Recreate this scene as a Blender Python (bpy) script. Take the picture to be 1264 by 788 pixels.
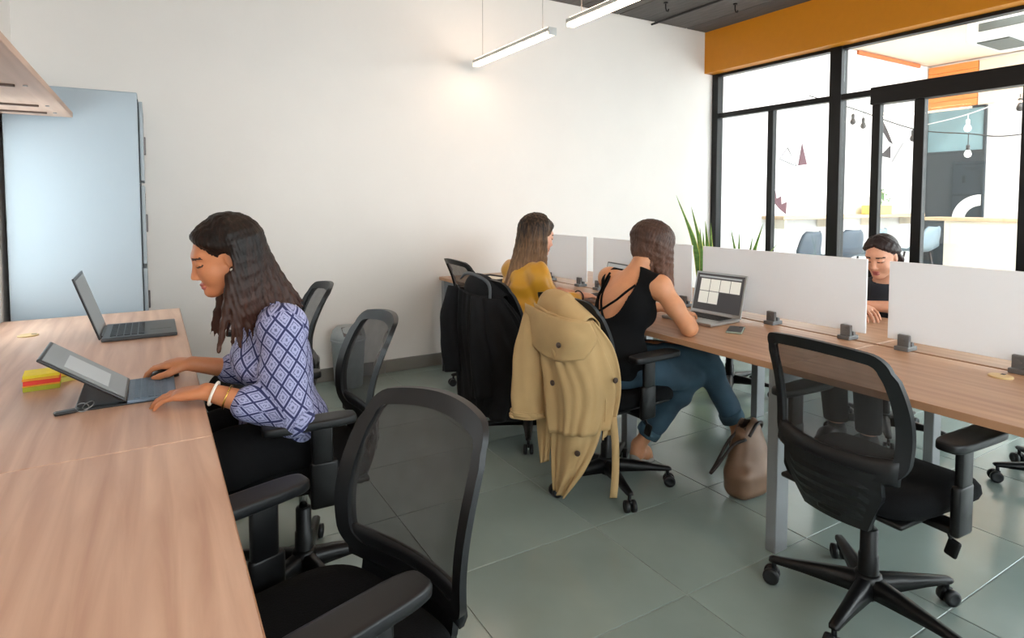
import bpy, bmesh, math, random
import numpy as np
from mathutils import Vector, Matrix, Euler

random.seed(7)
for o in list(bpy.data.objects):
    bpy.data.objects.remove(o, do_unlink=True)
scene = bpy.context.scene
COL = scene.collection

# ------------------------------------------------------------------ camera
FPX, PPX, PPY, CAMH = 742.0, 632.0, 287.0, 1.35
YAW, PITCH = math.atan2(444.0, FPX), math.radians(2.9)
cam_d = bpy.data.cameras.new('camera')
cam_d.sensor_fit = 'HORIZONTAL'
cam_d.sensor_width = 36.0
cam_d.lens = FPX / 1264.0 * 36.0
cam_d.shift_y = -(394.0 - PPY) / 1264.0
cam_d.clip_start = 0.02
cam = bpy.data.objects.new('camera', cam_d)
cam.location = (0, 0, CAMH)
cam.rotation_euler = (math.pi / 2 - PITCH, 0, -YAW)
COL.objects.link(cam)
scene.camera = cam

# ------------------------------------------------------------------ world (bright overcast sky) and exposure
world = bpy.data.worlds.new('overcast_sky')
scene.world = world
world.use_nodes = True
bg = world.node_tree.nodes['Background']
bg.inputs['Color'].default_value = (0.97, 0.98, 1.0, 1)
bg.inputs['Strength'].default_value = 7.0
scene.view_settings.view_transform = 'Standard'
scene.view_settings.look = 'None'
scene.view_settings.gamma = 1.0
scene.view_settings.use_curve_mapping = False
scene.view_settings.exposure = 0.42
PENDANT_STRENGTH = 15.0

# ------------------------------------------------------------------ materials
MATS = {}
def srgb(c):
    return tuple((v / 255.0 / 12.92) if v / 255.0 <= 0.04045 else ((v / 255.0 + 0.055) / 1.055) ** 2.4 for v in c) + (1.0,)

def new_mat(name):
    m = bpy.data.materials.new(name)
    m.use_nodes = True
    nt = m.node_tree
    MATS[name] = m
    return m, nt, nt.nodes['Principled BSDF'], nt.links

def mat(name, col, rough=0.5, metal=0.0, vary=0.06, scale=18.0, bump=0.0, spec=0.5, stretch=(1, 1, 1), sheen=0.0, rnd=0.0):
    """plain surface with a fine procedural tone variation and optional relief"""
    m, nt, b, L = new_mat(name)
    b.inputs['Roughness'].default_value = rough
    b.inputs['Metallic'].default_value = metal
    b.inputs['Specular IOR Level'].default_value = spec
    if sheen:
        b.inputs['Sheen Weight'].default_value = sheen
    tc = nt.nodes.new('ShaderNodeTexCoord')
    mp = nt.nodes.new('ShaderNodeMapping')
    mp.inputs['Scale'].default_value = stretch
    L.new(tc.outputs['Object'], mp.inputs['Vector'])
    n = nt.nodes.new('ShaderNodeTexNoise')
    n.inputs['Scale'].default_value = scale
    n.inputs['Detail'].default_value = 4
    L.new(mp.outputs['Vector'], n.inputs['Vector'])
    c = srgb(col)
    r = nt.nodes.new('ShaderNodeValToRGB')
    r.color_ramp.elements[0].position = 0.3
    r.color_ramp.elements[1].position = 0.7
    r.color_ramp.elements[0].color = tuple(max(0, v * (1 - vary)) for v in c[:3]) + (1,)
    r.color_ramp.elements[1].color = tuple(min(1, v * (1 + vary)) for v in c[:3]) + (1,)
    L.new(n.outputs['Fac'], r.inputs['Fac'])
    last = r.outputs['Color']
    if rnd:
        oi = nt.nodes.new('ShaderNodeObjectInfo')
        mr = nt.nodes.new('ShaderNodeMapRange')
        mr.inputs['To Min'].default_value = 1 - rnd
        mr.inputs['To Max'].default_value = 1 + rnd
        L.new(oi.outputs['Random'], mr.inputs['Value'])
        hv = nt.nodes.new('ShaderNodeHueSaturation')
        L.new(mr.outputs['Result'], hv.inputs['Value'])
        L.new(last, hv.inputs['Color'])
        last = hv.outputs['Color']
    L.new(last, b.inputs['Base Color'])
    if bump:
        bp = nt.nodes.new('ShaderNodeBump')
        bp.inputs['Strength'].default_value = bump
        bp.inputs['Distance'].default_value = 0.01
        L.new(n.outputs['Fac'], bp.inputs['Height'])
        L.new(bp.outputs['Normal'], b.inputs['Normal'])
    return m

def wood(name, c1, c2, rough=0.42, axis='Y', scale=1.0):
    m, nt, b, L = new_mat(name)
    b.inputs['Roughness'].default_value = rough
    tc = nt.nodes.new('ShaderNodeTexCoord')
    mp = nt.nodes.new('ShaderNodeMapping')
    mp.inputs['Scale'].default_value = {'Y': (14, 0.9, 14), 'X': (0.9, 14, 14), 'Z': (14, 14, 0.9)}[axis]
    L.new(tc.outputs['Object'], mp.inputs['Vector'])
    n1 = nt.nodes.new('ShaderNodeTexNoise')
    n1.inputs['Scale'].default_value = 1.6 * scale
    n1.inputs['Detail'].default_value = 6
    n1.inputs['Distortion'].default_value = 0.8
    L.new(mp.outputs['Vector'], n1.inputs['Vector'])
    mp2 = nt.nodes.new('ShaderNodeMapping')
    mp2.inputs['Scale'].default_value = {'Y': (5, 0.5, 5), 'X': (0.5, 5, 5), 'Z': (5, 5, 0.5)}[axis]
    L.new(tc.outputs['Object'], mp2.inputs['Vector'])
    w = nt.nodes.new('ShaderNodeTexWave')
    w.wave_type = 'BANDS'
    w.bands_direction = 'X' if axis != 'X' else 'Y'
    w.inputs['Scale'].default_value = 1.1 * scale
    w.inputs['Distortion'].default_value = 9.0
    w.inputs['Detail'].default_value = 3
    w.inputs['Detail Scale'].default_value = 0.7
    L.new(mp2.outputs['Vector'], w.inputs['Vector'])
    mx = nt.nodes.new('ShaderNodeMath'); mx.operation = 'MULTIPLY_ADD'
    mx.inputs[1].default_value = 0.14
    L.new(w.outputs['Fac'], mx.inputs[0])
    m2 = nt.nodes.new('ShaderNodeMath'); m2.operation = 'MULTIPLY'
    m2.inputs[1].default_value = 0.9
    L.new(n1.outputs['Fac'], m2.inputs[0])
    L.new(m2.outputs[0], mx.inputs[2])
    r = nt.nodes.new('ShaderNodeValToRGB')
    r.color_ramp.elements[0].position = 0.2
    r.color_ramp.elements[1].position = 0.8
    r.color_ramp.elements[0].color = srgb(c1)
    r.color_ramp.elements[1].color = srgb(c2)
    L.new(mx.outputs[0], r.inputs['Fac'])
    L.new(r.outputs['Color'], b.inputs['Base Color'])
    return m

def mixmat(name, col, fac, kind='transparent', rough=0.6):
    """a surface that lets part of the light straight through (mesh) or diffusely through (frosted sheet)"""
    m, nt, b, L = new_mat(name)
    b.inputs['Base Color'].default_value = srgb(col)
    b.inputs['Roughness'].default_value = rough
    out = nt.nodes['Material Output']
    mix = nt.nodes.new('ShaderNodeMixShader')
    if kind == 'transparent':
        t = nt.nodes.new('ShaderNodeBsdfTransparent')
    else:
        t = nt.nodes.new('ShaderNodeBsdfTranslucent')
        t.inputs['Color'].default_value = srgb(col)
    tc = nt.nodes.new('ShaderNodeTexCoord')
    n = nt.nodes.new('ShaderNodeTexNoise')
    n.inputs['Scale'].default_value = 25
    L.new(tc.outputs['Object'], n.inputs['Vector'])
    mr = nt.nodes.new('ShaderNodeMapRange')
    mr.inputs['To Min'].default_value = fac - 0.04
    mr.inputs['To Max'].default_value = fac + 0.04
    L.new(n.outputs['Fac'], mr.inputs['Value'])
    L.new(mr.outputs['Result'], mix.inputs['Fac'])
    L.new(b.outputs[0], mix.inputs[1])
    L.new(t.outputs[0], mix.inputs[2])
    L.new(mix.outputs[0], out.inputs['Surface'])
    return m

def glass(name, tint=(245, 250, 250), refl=0.06):
    m, nt, b, L = new_mat(name)
    out = nt.nodes['Material Output']
    t = nt.nodes.new('ShaderNodeBsdfTransparent')
    t.inputs['Color'].default_value = srgb(tint)
    g = nt.nodes.new('ShaderNodeBsdfGlossy')
    g.inputs['Roughness'].default_value = 0.02
    mix = nt.nodes.new('ShaderNodeMixShader')
    mix.inputs['Fac'].default_value = refl
    L.new(t.outputs[0], mix.inputs[1])
    L.new(g.outputs[0], mix.inputs[2])
    L.new(mix.outputs[0], out.inputs['Surface'])
    return m

def emit(name, col, s):
    m, nt, b, L = new_mat(name)
    b.inputs['Base Color'].default_value = srgb(col)
    b.inputs['Emission Color'].default_value = srgb(col)
    b.inputs['Emission Strength'].default_value = s
    return m

mat('wall_white', (231, 225, 220), 0.75, vary=0.012, scale=3)
mat('ceiling_grey', (92, 88, 86), 0.8, vary=0.18, scale=5, bump=0.2, stretch=(6, 1, 6), rnd=0.12)
mat('ceiling_dark', (45, 43, 43), 0.8)
mat('beam_yellow', (204, 128, 4), 0.5, vary=0.02)
mat('frame_black', (13, 12, 13), 0.4, spec=0.3)
mat('frame_grey', (98, 92, 92), 0.35, 0.6)
mat('tile_grey', (134, 147, 142), 0.15, vary=0.09, scale=2.2, rnd=0.03, spec=0.5)
mat('grout', (142, 150, 146), 0.7)
mat('base_tile', (128, 124, 118), 0.3, vary=0.06, scale=4, rnd=0.04)
wood('desk_wood', (178, 136, 114), (222, 188, 164), 0.38, 'Y')
wood('bench_wood', (156, 116, 88), (196, 158, 126), 0.36, 'Y')
mat('edge_band', (178, 136, 104), 0.45, vary=0.04)
mat('metal_grey', (150, 152, 154), 0.38, 0.55, vary=0.02)
mat('locker_blue', (158, 170, 179), 0.42, vary=0.012, scale=3)
mat('locker_gap', (70, 78, 84), 0.6)
wood('shelf_wood', (176, 148, 130), (200, 172, 154), 0.5, 'Y')
mat('shelf_slot', (88, 72, 64), 0.6)
mat('black_plastic', (12, 13, 15), 0.36, vary=0.05, spec=0.3)
mat('charcoal_plastic', (22, 24, 27), 0.42, vary=0.05, spec=0.35)
mat('seat_fabric', (11, 13, 16), 0.95, vary=0.25, scale=300, bump=0.25, spec=0.2)
mat('chrome', (205, 207, 210), 0.15, 1.0, vary=0.02)
mixmat('chair_mesh', (46, 46, 47), 0.28)
mixmat('frosted', (242, 243, 245), 0.42, 'translucent', 0.35)
mat('clamp_grey', (104, 105, 106), 0.4, 0.3)
glass('pane_glass')
mat('device_black', (30, 32, 35), 0.3)
mat('device_dark_grey', (66, 70, 74), 0.35)
mat('aluminium', (186, 190, 192), 0.3, 0.75, vary=0.02)
mat('key_black', (20, 21, 24), 0.45)
mat('bin_grey', (150, 155, 156), 0.45)
mat('cord_grey', (150, 140, 134), 0.6)
emit('lamp_diffuser', (255, 220, 188), PENDANT_STRENGTH)
mat('lamp_body', (205, 205, 203), 0.4, 0.3)

# ------------------------------------------------------------------ mesh helpers
def link(o, parent=None):
    COL.objects.link(o)
    if parent is not None:
        o.parent = parent
    return o

def tag(o, label=None, cat=None, group=None, kind=None):
    if label: o['label'] = label
    if cat: o['category'] = cat
    if group: o['group'] = group
    if kind: o['kind'] = kind
    return o

def thing(name, label, cat, loc=(0, 0, 0), rz=0.0, group=None):
    o = bpy.data.objects.new(name, None)
    o.empty_display_size = 0.1
    o.location = loc
    o.rotation_euler = (0, 0, rz)
    link(o)
    return tag(o, label, cat, group)

def finish(name, bm, m, parent=None, smooth=False, loc=None):
    me = bpy.data.meshes.new(name)
    bm.normal_update()
    bm.to_mesh(me)
    bm.free()
    mm = m if isinstance(m, (list, tuple)) else [m]
    for k in mm:
        me.materials.append(MATS[k])
    if smooth:
        me.polygons.foreach_set('use_smooth', [True] * len(me.polygons))
    o = bpy.data.objects.new(name, me)
    link(o, parent)
    if loc is not None:
        o.location = loc
    return o

def copy_tree(o, parent=None):
    c = o.copy()
    link(c)
    c.parent = parent
    for ch in o.children:
        copy_tree(ch, c)
    return c

def rbox(bm, c, s, bev=0.0, rot=None, seg=2, mi=0):
    """box centre c, full size s, bevelled"""
    r = bmesh.ops.create_cube(bm, size=1.0)
    vs = r['verts']
    for v in vs:
        v.co = Vector((v.co.x * s[0], v.co.y * s[1], v.co.z * s[2]))
    if bev > 0:
        es = list({e for v in vs for e in v.link_edges})
        rr = bmesh.ops.bevel(bm, geom=es, offset=min(bev, 0.49 * min(s)), segments=seg, affect='EDGES', profile=0.5)
        vs = list({v for v in rr['verts']} | {v for v in vs if v.is_valid})
        fs = {f for v in vs for f in v.link_faces}
        vs = list({v for f in fs for v in f.verts})
    M = Matrix.Translation(Vector(c))
    if rot is not None:
        M = M @ (rot.to_4x4() if isinstance(rot, Matrix) else Euler(rot).to_matrix().to_4x4())
    for v in vs:
        v.co = M @ v.co
    if mi:
        for f in {f for v in vs for f in v.link_faces}:
            f.material_index = mi
    return vs

def box_obj(name, c, s, m, parent=None, bev=0.0, rot=None, smooth=False, seg=2):
    bm = bmesh.new()
    rbox(bm, (0, 0, 0), s, bev, None, seg)
    o = finish(name, bm, m, parent, smooth)
    o.location = c
    if rot is not None:
        o.rotation_euler = rot
    return o

def lathe(bm, prof, n=24, M=None, caps=True, mi=0):
    """profile [(r,z)...] revolved about local z"""
    rings = []
    for r, z in prof:
        ring = []
        for i in range(n):
            a = 2 * math.pi * i / n
            p = Vector((r * math.cos(a), r * math.sin(a), z))
            ring.append(bm.verts.new(M @ p if M is not None else p))
        rings.append(ring)
    for k in range(len(rings) - 1):
        for i in range(n):
            j = (i + 1) % n
            f = bm.faces.new((rings[k][i], rings[k][j], rings[k + 1][j], rings[k + 1][i]))
            f.material_index = mi
    if caps:
        bm.faces.new(list(reversed(rings[0]))).material_index = mi
        bm.faces.new(rings[-1]).material_index = mi

def align(a, b):
    """matrix taking local z axis to a->b, origin at a"""
    a, b = Vector(a), Vector(b)
    q = (b - a).to_track_quat('Z', 'Y')
    return Matrix.Translation(a) @ q.to_matrix().to_4x4()

def rod(bm, a, b, ra, rb=None, n=12, mi=0):
    rb = ra if rb is None else rb
    l = (Vector(b) - Vector(a)).length
    lathe(bm, [(ra, 0), (rb, l)], n, align(a, b), mi=mi)

def tube(bm, pts, r, n=8, closed=False, mi=0):
    """round tube along a polyline; r a number or list"""
    P = [Vector(p) for p in pts]
    N = len(P)
    rr = r if isinstance(r, (list, tuple)) else [r] * N
    rings = []
    up = Vector((0.13, 0.21, 0.97))
    for i in range(N):
        if closed:
            t = (P[(i + 1) % N] - P[i - 1])
        else:
            t = P[min(i + 1, N - 1)] - P[max(i - 1, 0)]
        t.normalize()
        u = up - t * up.dot(t)
        if u.length < 1e-4:
            u = Vector((1, 0, 0)) - t * t.x
        u.normalize()
        up = u
        w = t.cross(u)
        ring = [bm.verts.new(P[i] + (u * math.cos(2 * math.pi * k / n) + w * math.sin(2 * math.pi * k / n)) * rr[i]) for k in range(n)]
        rings.append(ring)
    M = N if closed else N - 1
    for i in range(M):
        A, B = rings[i], rings[(i + 1) % N]
        for k in range(n):
            j = (k + 1) % n
            bm.faces.new((A[k], A[j], B[j], B[k])).material_index = mi
    if not closed:
        bm.faces.new(list(reversed(rings[0]))).material_index = mi
        bm.faces.new(rings[-1]).material_index = mi

def prism(bm, poly, M, t, mi=0):
    """polygon in local xy extruded by t along local z"""
    a = [bm.verts.new(M @ Vector((x, y, 0))) for x, y in poly]
    b = [bm.verts.new(M @ Vector((x, y, t))) for x, y in poly]
    n = len(poly)
    fs = [bm.faces.new(list(reversed(a))), bm.faces.new(b)]
    for i in range(n):
        j = (i + 1) % n
        fs.append(bm.faces.new((a[i], a[j], b[j], b[i])))
    for f in fs:
        f.material_index = mi

def spline(pts, n):
    """Catmull-Rom through points -> n samples"""
    P = [np.array(p, float) for p in pts]
    P = [2 * P[0] - P[1]] + P + [2 * P[-1] - P[-2]]
    out = []
    S = len(P) - 3
    for i in range(n):
        t = i / (n - 1) * S
        k = min(int(t), S - 1)
        t -= k
        a, b, c, d = P[k:k + 4]
        out.append(0.5 * ((2 * b) + (-a + c) * t + (2 * a - 5 * b + 4 * c - d) * t * t + (-a + 3 * b - 3 * c + d) * t ** 3))
    return out

# ------------------------------------------------------------------ room shell
XL, XR, YB, YF, ZC = -0.68, 5.14, 4.55, -2.6, 3.16
def struct(o):
    o['kind'] = 'structure'
    return o

# floor: a grout bed with separate tiles
floor = struct(box_obj('floor', ((XL + XR) / 2 + 0.03, (YB + YF) / 2, -0.053), (XR - XL + 0.3, YB - YF + 0.2, 0.1), 'grout'))
tx, ty = 0.676, 0.503
bm = bmesh.new()
rbox(bm, (0, 0, -0.006), (tx - 0.004, ty - 0.004, 0.012), 0.0015, seg=1)
tile0 = None
xs = [2.221 + tx * k for k in range(-5, 6)]
ys = [0.906 + ty * k for k in range(-8, 8)]
for x in xs:
    for y in ys:
        cx, cy = x + tx / 2, y + ty / 2
        if cx - tx / 2 < XL - 0.3 or cx - tx / 2 > XR or cy - ty / 2 > YB - 0.02 or cy + ty / 2 < YF:
            continue
        # tiles at the walls are cut to fit
        x0, x1 = max(x, XL), min(x + tx, XR + 0.05)
        y0, y1 = max(y, YF), min(y + ty, YB)
        if x1 - x0 < 0.02 or y1 - y0 < 0.02:
            continue
        full = (x1 - x0 > tx - 1e-6) and (y1 - y0 > ty - 1e-6)
        if full and tile0 is not None:
            t = tile0.copy(); link(t, floor)
        else:
            b2 = bmesh.new()
            rbox(b2, (0, 0, -0.006), (x1 - x0 - 0.004, y1 - y0 - 0.004, 0.012), 0.0015, seg=1)
            t = finish('floor_tile', b2, 'tile_grey', floor)
            if full: tile0 = t
        t.location = Vector(((x0 + x1) / 2, (y0 + y1) / 2, 0)) - floor.location
bm.free()

struct(box_obj('wall_back', ((XL + XR) / 2 + 0.1, YB + 0.075, ZC / 2 + 0.1), (XR - XL + 0.35, 0.15, ZC + 0.3), 'wall_white'))
# wall behind, with an unseen wide window band added for frontal daylight
FX0, FX1, FZ0, FZ1 = -0.4, 4.6, 0.95, 2.75
wf = bmesh.new()
for (x0, x1, z0, z1) in ((XL - 0.1, FX0, 0, ZC + 0.2), (FX1, XR + 0.3, 0, ZC + 0.2), (FX0, FX1, 0, FZ0), (FX0, FX1, FZ1, ZC + 0.2)):
    rbox(wf, ((x0 + x1) / 2, YF - 0.075, (z0 + z1) / 2), (x1 - x0, 0.15, z1 - z0))
struct(finish('wall_front', wf, 'wall_white'))
added_win = bpy.data.objects.new('added_window', None); link(added_win); struct(added_win)
added_win.location = ((FX0 + FX1) / 2, YF - 0.07, (FZ0 + FZ1) / 2)
fw_, fh_ = (FX1 - FX0) / 2, (FZ1 - FZ0) / 2
for c, s_ in (((0, 0, fh_ - 0.02), (2 * fw_, 0.05, 0.04)), ((0, 0, -fh_ + 0.02), (2 * fw_, 0.05, 0.04))):
    box_obj('window_frame', c, s_, 'frame_black', added_win, 0.003)
for i in range(5):
    box_obj('mullion', (-fw_ + 0.02 + i * (2 * fw_ - 0.04) / 4, 0, 0), (0.04, 0.05, 2 * fh_ - 0.08), 'frame_black', added_win, 0.003)
for i in range(4):
    box_obj('pane', (-fw_ + (i + 0.5) * 2 * fw_ / 4, 0, 0), (2 * fw_ / 4 - 0.06, 0.006, 2 * fh_ - 0.08), 'pane_glass', added_win)
# left wall with a window opening over the desk
wl = bmesh.new()
WY0, WY1, WZ0, WZ1 = 3.30, 3.95, 0.80, 1.74
for (y0, y1, z0, z1) in ((YF, WY0, 0, ZC), (WY1, YB, 0, ZC), (WY0, WY1, 0, WZ0), (WY0, WY1, WZ1, ZC)):
    rbox(wl, (XL - 0.075, (y0 + y1) / 2, (z0 + z1) / 2), (0.15, y1 - y0, z1 - z0))
struct(finish('wall_left', wl, 'wall_white'))
win2 = bpy.data.objects.new('window_2', None); link(win2); struct(win2)
win2.location = (XL - 0.06, (WY0 + WY1) / 2, (WZ0 + WZ1) / 2)
hw, hh = (WY1 - WY0) / 2, (WZ1 - WZ0) / 2
for nm, c, s in (('window_frame', (0, hw - 0.02, 0), (0.05, 0.04, 2 * hh)), ('window_frame', (0, -hw + 0.02, 0), (0.05, 0.04, 2 * hh)),
                 ('window_frame', (0, 0, hh - 0.02), (0.05, 2 * hw, 0.04)), ('window_frame', (0, 0, -hh + 0.02), (0.05, 2 * hw, 0.04))):
    box_obj(nm, c, s, 'frame_black', win2, 0.003)
for y0, y1 in ((-hw + 0.04, hw - 0.04),):
    box_obj('pane', (0, (y0 + y1) / 2, 0), (0.006, y1 - y0, 2 * hh - 0.08), 'pane_glass', win2)

# ceiling: dark slab with boards
ceil = struct(box_obj('ceiling', ((XL + XR) / 2 + 0.1, (YB + YF) / 2, ZC + 0.09), (XR - XL + 0.5, YB - YF + 0.2, 0.12), 'ceiling_dark'))
bw = 0.46
nb = int((XR - XL + 0.1) / bw) + 1
cb = None
for i in range(nb):
    for j in range(4):
        L_ = (YB - YF) / 4
        if cb is None:
            b2 = bmesh.new()
            rbox(b2, (0, 0, 0.015), (bw - 0.012, L_ - 0.012, 0.03), 0.004, seg=1)
            t = cb = finish('ceiling_board', b2, 'ceiling_grey', ceil)
        else:
            t = cb.copy(); link(t, ceil)
        t.location = Vector((XL + bw * (i + 0.5), YF + L_ * (j + 0.5), ZC)) - ceil.location
bm = bmesh.new()
tube(bm, [(4.35, YF, ZC - 0.03), (4.35, YB - 0.01, ZC - 0.03)], 0.011)
conduit = tag(finish('conduit', bm, 'ceiling_dark'), 'thin dark conduit pipe along the grey ceiling', 'pipe')
for (x, y, lab) in ((4.05, 4.05, 'small black hook in the ceiling between the conduit and the pendant lamps'), (4.62, 3.75, 'small black hook in the ceiling between the conduit and the yellow beam')):
    bm = bmesh.new()
    tube(bm, [(x, y, ZC + 0.005), (x, y, ZC - 0.05), (x + 0.012, y, ZC - 0.075), (x + 0.03, y, ZC - 0.075), (x + 0.036, y, ZC - 0.055)], 0.006)
    lathe(bm, [(0.02, ZC - 0.012), (0.02, ZC + 0.002)], 12, Matrix.Translation((x, y, 0)))
    tag(finish('ceiling_hook', bm, 'frame_black'), lab, 'hook', 'hooks in the ceiling')

# tiled baseboard along the back wall
bb = struct(box_obj('baseboard_back', ((XL + XR) / 2, YB - 0.004, 0.05), (XR - XL, 0.008, 0.098), 'grout'))
x = 0.87 - tx * 3
while x < XR:
    x0, x1 = max(x, XL + 0.001), min(x + tx, XR)
    if x1 - x0 > 0.03:
        t = box_obj('baseboard_tile', Vector(((x0 + x1) / 2, YB - 0.010, 0.05)) - bb.location, (x1 - x0 - 0.004, 0.012, 0.098), 'base_tile', bb, 0.002, seg=1)
    x += tx

# right wall: yellow beam above a recessed black steel window and sliding door
struct(box_obj('trim_1', (XR + 0.15, (YB + YF) / 2, (2.735 + ZC) / 2), (0.32, YB - YF, ZC - 2.735 + 0.02), 'beam_yellow', bev=0.004))
win = bpy.data.objects.new('window_1', None); link(win); struct(win)
WX = XR + 0.16
win.location = (WX, 0, 0)
KW = WX / 5.14
ZW = lambda z: (z - CAMH) * KW + CAMH if z > 0.1 else z
ZT = ZW(2.685)
def wbar(name, y0, y1, z0, z1, d=0.07, x=0.0, m='frame_black'):
    return box_obj(name, (x, (y0 + y1) / 2, (z0 + z1) / 2), (d, y1 - y0, z1 - z0), m, win, 0.004)
wposts = [(3.685, 3.745), (3.02, 3.125), (2.70, 2.765), (2.37, 2.445), (1.70, 1.765), (0.9, 0.96), (0.1, 0.2), (-1.2, -1.1)]
wposts = [(a * KW, b * KW) for a, b in wposts] + [(YF, YF + 0.06)]
YJ = 4.545
TR0, TR1, HD0, HD1 = ZW(2.225), ZW(2.275), ZW(2.145), ZW(2.285)
SL = wposts[2][1]                                   # sliding door begins here
wbar('jamb', YJ - 0.075, YJ, 0, ZT + 0.03, 0.09)
for y0, y1 in wposts:
    full = y1 - y0 > 0.08
    wbar('mullion', y0, y1, 0.0, ZT if full else (TR0 if y0 > SL - 0.01 else HD0), 0.10 if full else 0.06)
wbar('top_rail', YF, YJ, ZT - 0.03, 2.737, 0.08)
wbar('transom', SL, YJ - 0.075, TR0, TR1, 0.075)
wbar('door_head', YF, SL, HD0, HD1, 0.11, -0.01)
wbar('sill', YF, YJ - 0.075, 0.0, 0.07, 0.09)
ye = [YJ - 0.075]
for y0, y1 in wposts:
    ye += [y1, y0]
for k in range(0, len(ye) - 1, 2):
    y1, y0 = ye[k], ye[k + 1]
    zt = TR0 if y0 > SL - 0.1 else HD0
    box_obj('pane', (0.0, (y0 + y1) / 2, (0.07 + zt) / 2), (0.008, y1 - y0, zt - 0.07), 'pane_glass', win)
for y1, y0 in ((YJ - 0.075, wposts[1][1]), (wposts[1][0], wposts[6][1]), (wposts[6][0], wposts[7][1]), (wposts[7][0], YF + 0.06)):
    box_obj('pane', (0.0, (y0 + y1) / 2, (HD1 + ZT - 0.03) / 2), (0.008, y1 - y0, ZT - 0.03 - HD1), 'pane_glass', win)

# ------------------------------------------------------------------ left desks
def left_desk(y0, y1, label):
    x0, x1 = XL + 0.01, 0.12
    t = thing('office_desk', label, 'desk', ((x0 + x1) / 2, (y0 + y1) / 2, 0), 0, 'desks along the left wall')
    w, l = x1 - x0, y1 - y0 - 0.003
    bm = bmesh.new(); rbox(bm, (0, 0, 0.7275), (w, l, 0.025), 0.002, seg=1)
    o = finish('desktop', bm, ['desk_wood'], t)
    bm = bmesh.new(); rbox(bm, (w / 2 + 0.0006, 0, 0.7275), (0.0012, l, 0.024))
    finish('edge_band', bm, 'edge_band', o)
    for sy in (-1, 1):
        for sx in (-1, 1):
            box_obj('leg', (sx * (w / 2 - 0.07), sy * (l / 2 - 0.05), 0.357), (0.05, 0.05, 0.714), 'metal_grey', t, 0.003)
        box_obj('rail', (0, sy * (l / 2 - 0.05), 0.69), (w - 0.19, 0.04, 0.045), 'metal_grey', t, 0.003)
    box_obj('long_rail', (-w / 2 + 0.07, 0, 0.69), (0.03, l - 0.16, 0.045), 'metal_grey', t, 0.003)
    return t
left_desk(1.725, 3.93, 'long wood-grain desk under the wall shelf, holding the laptop and the tablet')
left_desk(-0.45, 1.725, 'bare wood-grain desk with nothing on it')

# ------------------------------------------------------------------ bench desks (two sides, shared centre line)
bounds = [0.403, 1.388, 2.375, 3.36, 4.50]
XA, XM, XB_ = 2.0, 2.65, 3.30
labels = ['wooden bench desk with a pale disc on it, beside the empty mesh chair',
          'wooden bench desk carrying the silver laptop and the phone, bag beneath it',
          'wooden bench desk where the woman in yellow works, dark tray missing',
          'wooden bench desk against the white back wall with a dark tray on it']
labels[2] = 'wooden bench desk under the hands of the woman in yellow'
for k in range(4):
    y0, y1 = bounds[k], bounds[k + 1]
    t = thing('bench_desk', labels[k], 'desk', (XM, (y0 + y1) / 2, 0), 0, 'bench desks in a row')
    l = y1 - y0 - 0.002
    for s in (-1, 1):
        w = 0.64
        bm = bmesh.new(); rbox(bm, (s * 0.33, 0, 0.7275), (w, l, 0.025), 0.002, seg=1)
        o = finish('desktop', bm, 'bench_wood', t)
        bm = bmesh.new(); rbox(bm, (s * (0.33 + w / 2 + 0.0006), 0, 0.7275), (0.0012, l, 0.024))
        finish('edge_band', bm, 'edge_band', o)
    ends = [-l / 2 + 0.035] + ([l / 2 - 0.035] if k == 3 else [])
    for yy in ends:
        for s in (-1, 1):
            box_obj('leg', (-0.47 if (k == 2 and s < 0) else s * 0.60, yy, 0.357), (0.075, 0.045, 0.714), 'metal_grey', t, 0.004)
        box_obj('cross_rail', (0, yy, 0.685), (1.12, 0.035, 0.05), 'metal_grey', t, 0.003)
    box_obj('cable_tray', (0, 0, 0.64), (0.22, l - 0.12, 0.012), 'metal_grey', t, 0.003)
    for yy in (-l / 2 + 0.12, l / 2 - 0.12):
        box_obj('tray_hanger', (0, yy, 0.685), (0.2, 0.02, 0.09), 'metal_grey', t, 0.002)

# frosted privacy screens with clamps
spans = [(0.43, 1.340, [0.50, 0.885, 1.27], 'frosted white screen beside the pale disc on the bench desk'),
         (1.432, 2.335, [1.51, 1.887, 2.27], 'frosted white screen behind the silver laptop'),
         (2.415, 3.313, [2.47, 2.86, 3.25], 'frosted white screen behind the laptop of the woman in yellow'),
         (3.386, 4.28, [3.46, 3.84, 4.2], 'frosted white screen closest to the white back wall')]
for y0, y1, cl, lab in spans:
    t = thing('privacy_screen', lab, 'screen', (XM, (y0 + y1) / 2, 0.74), 0, 'frosted screens along the bench')
    box_obj('sheet', (0, 0, 0.2), (0.010, y1 - y0, 0.325), 'frosted', t, 0.002)
    for y in cl:
        bm = bmesh.new()
        yc = y - (y0 + y1) / 2
        rbox(bm, (0, yc, 0.009), (0.075, 0.055, 0.018), 0.003)
        rbox(bm, (-0.014, yc, 0.040), (0.018, 0.045, 0.05), 0.003)
        rbox(bm, (0.014, yc, 0.040), (0.018, 0.045, 0.05), 0.003)
        rod(bm, (-0.026, yc, 0.04), (-0.022, yc, 0.04), 0.009, n=12)
        finish('clamp', bm, 'clamp_grey', t)

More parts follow.
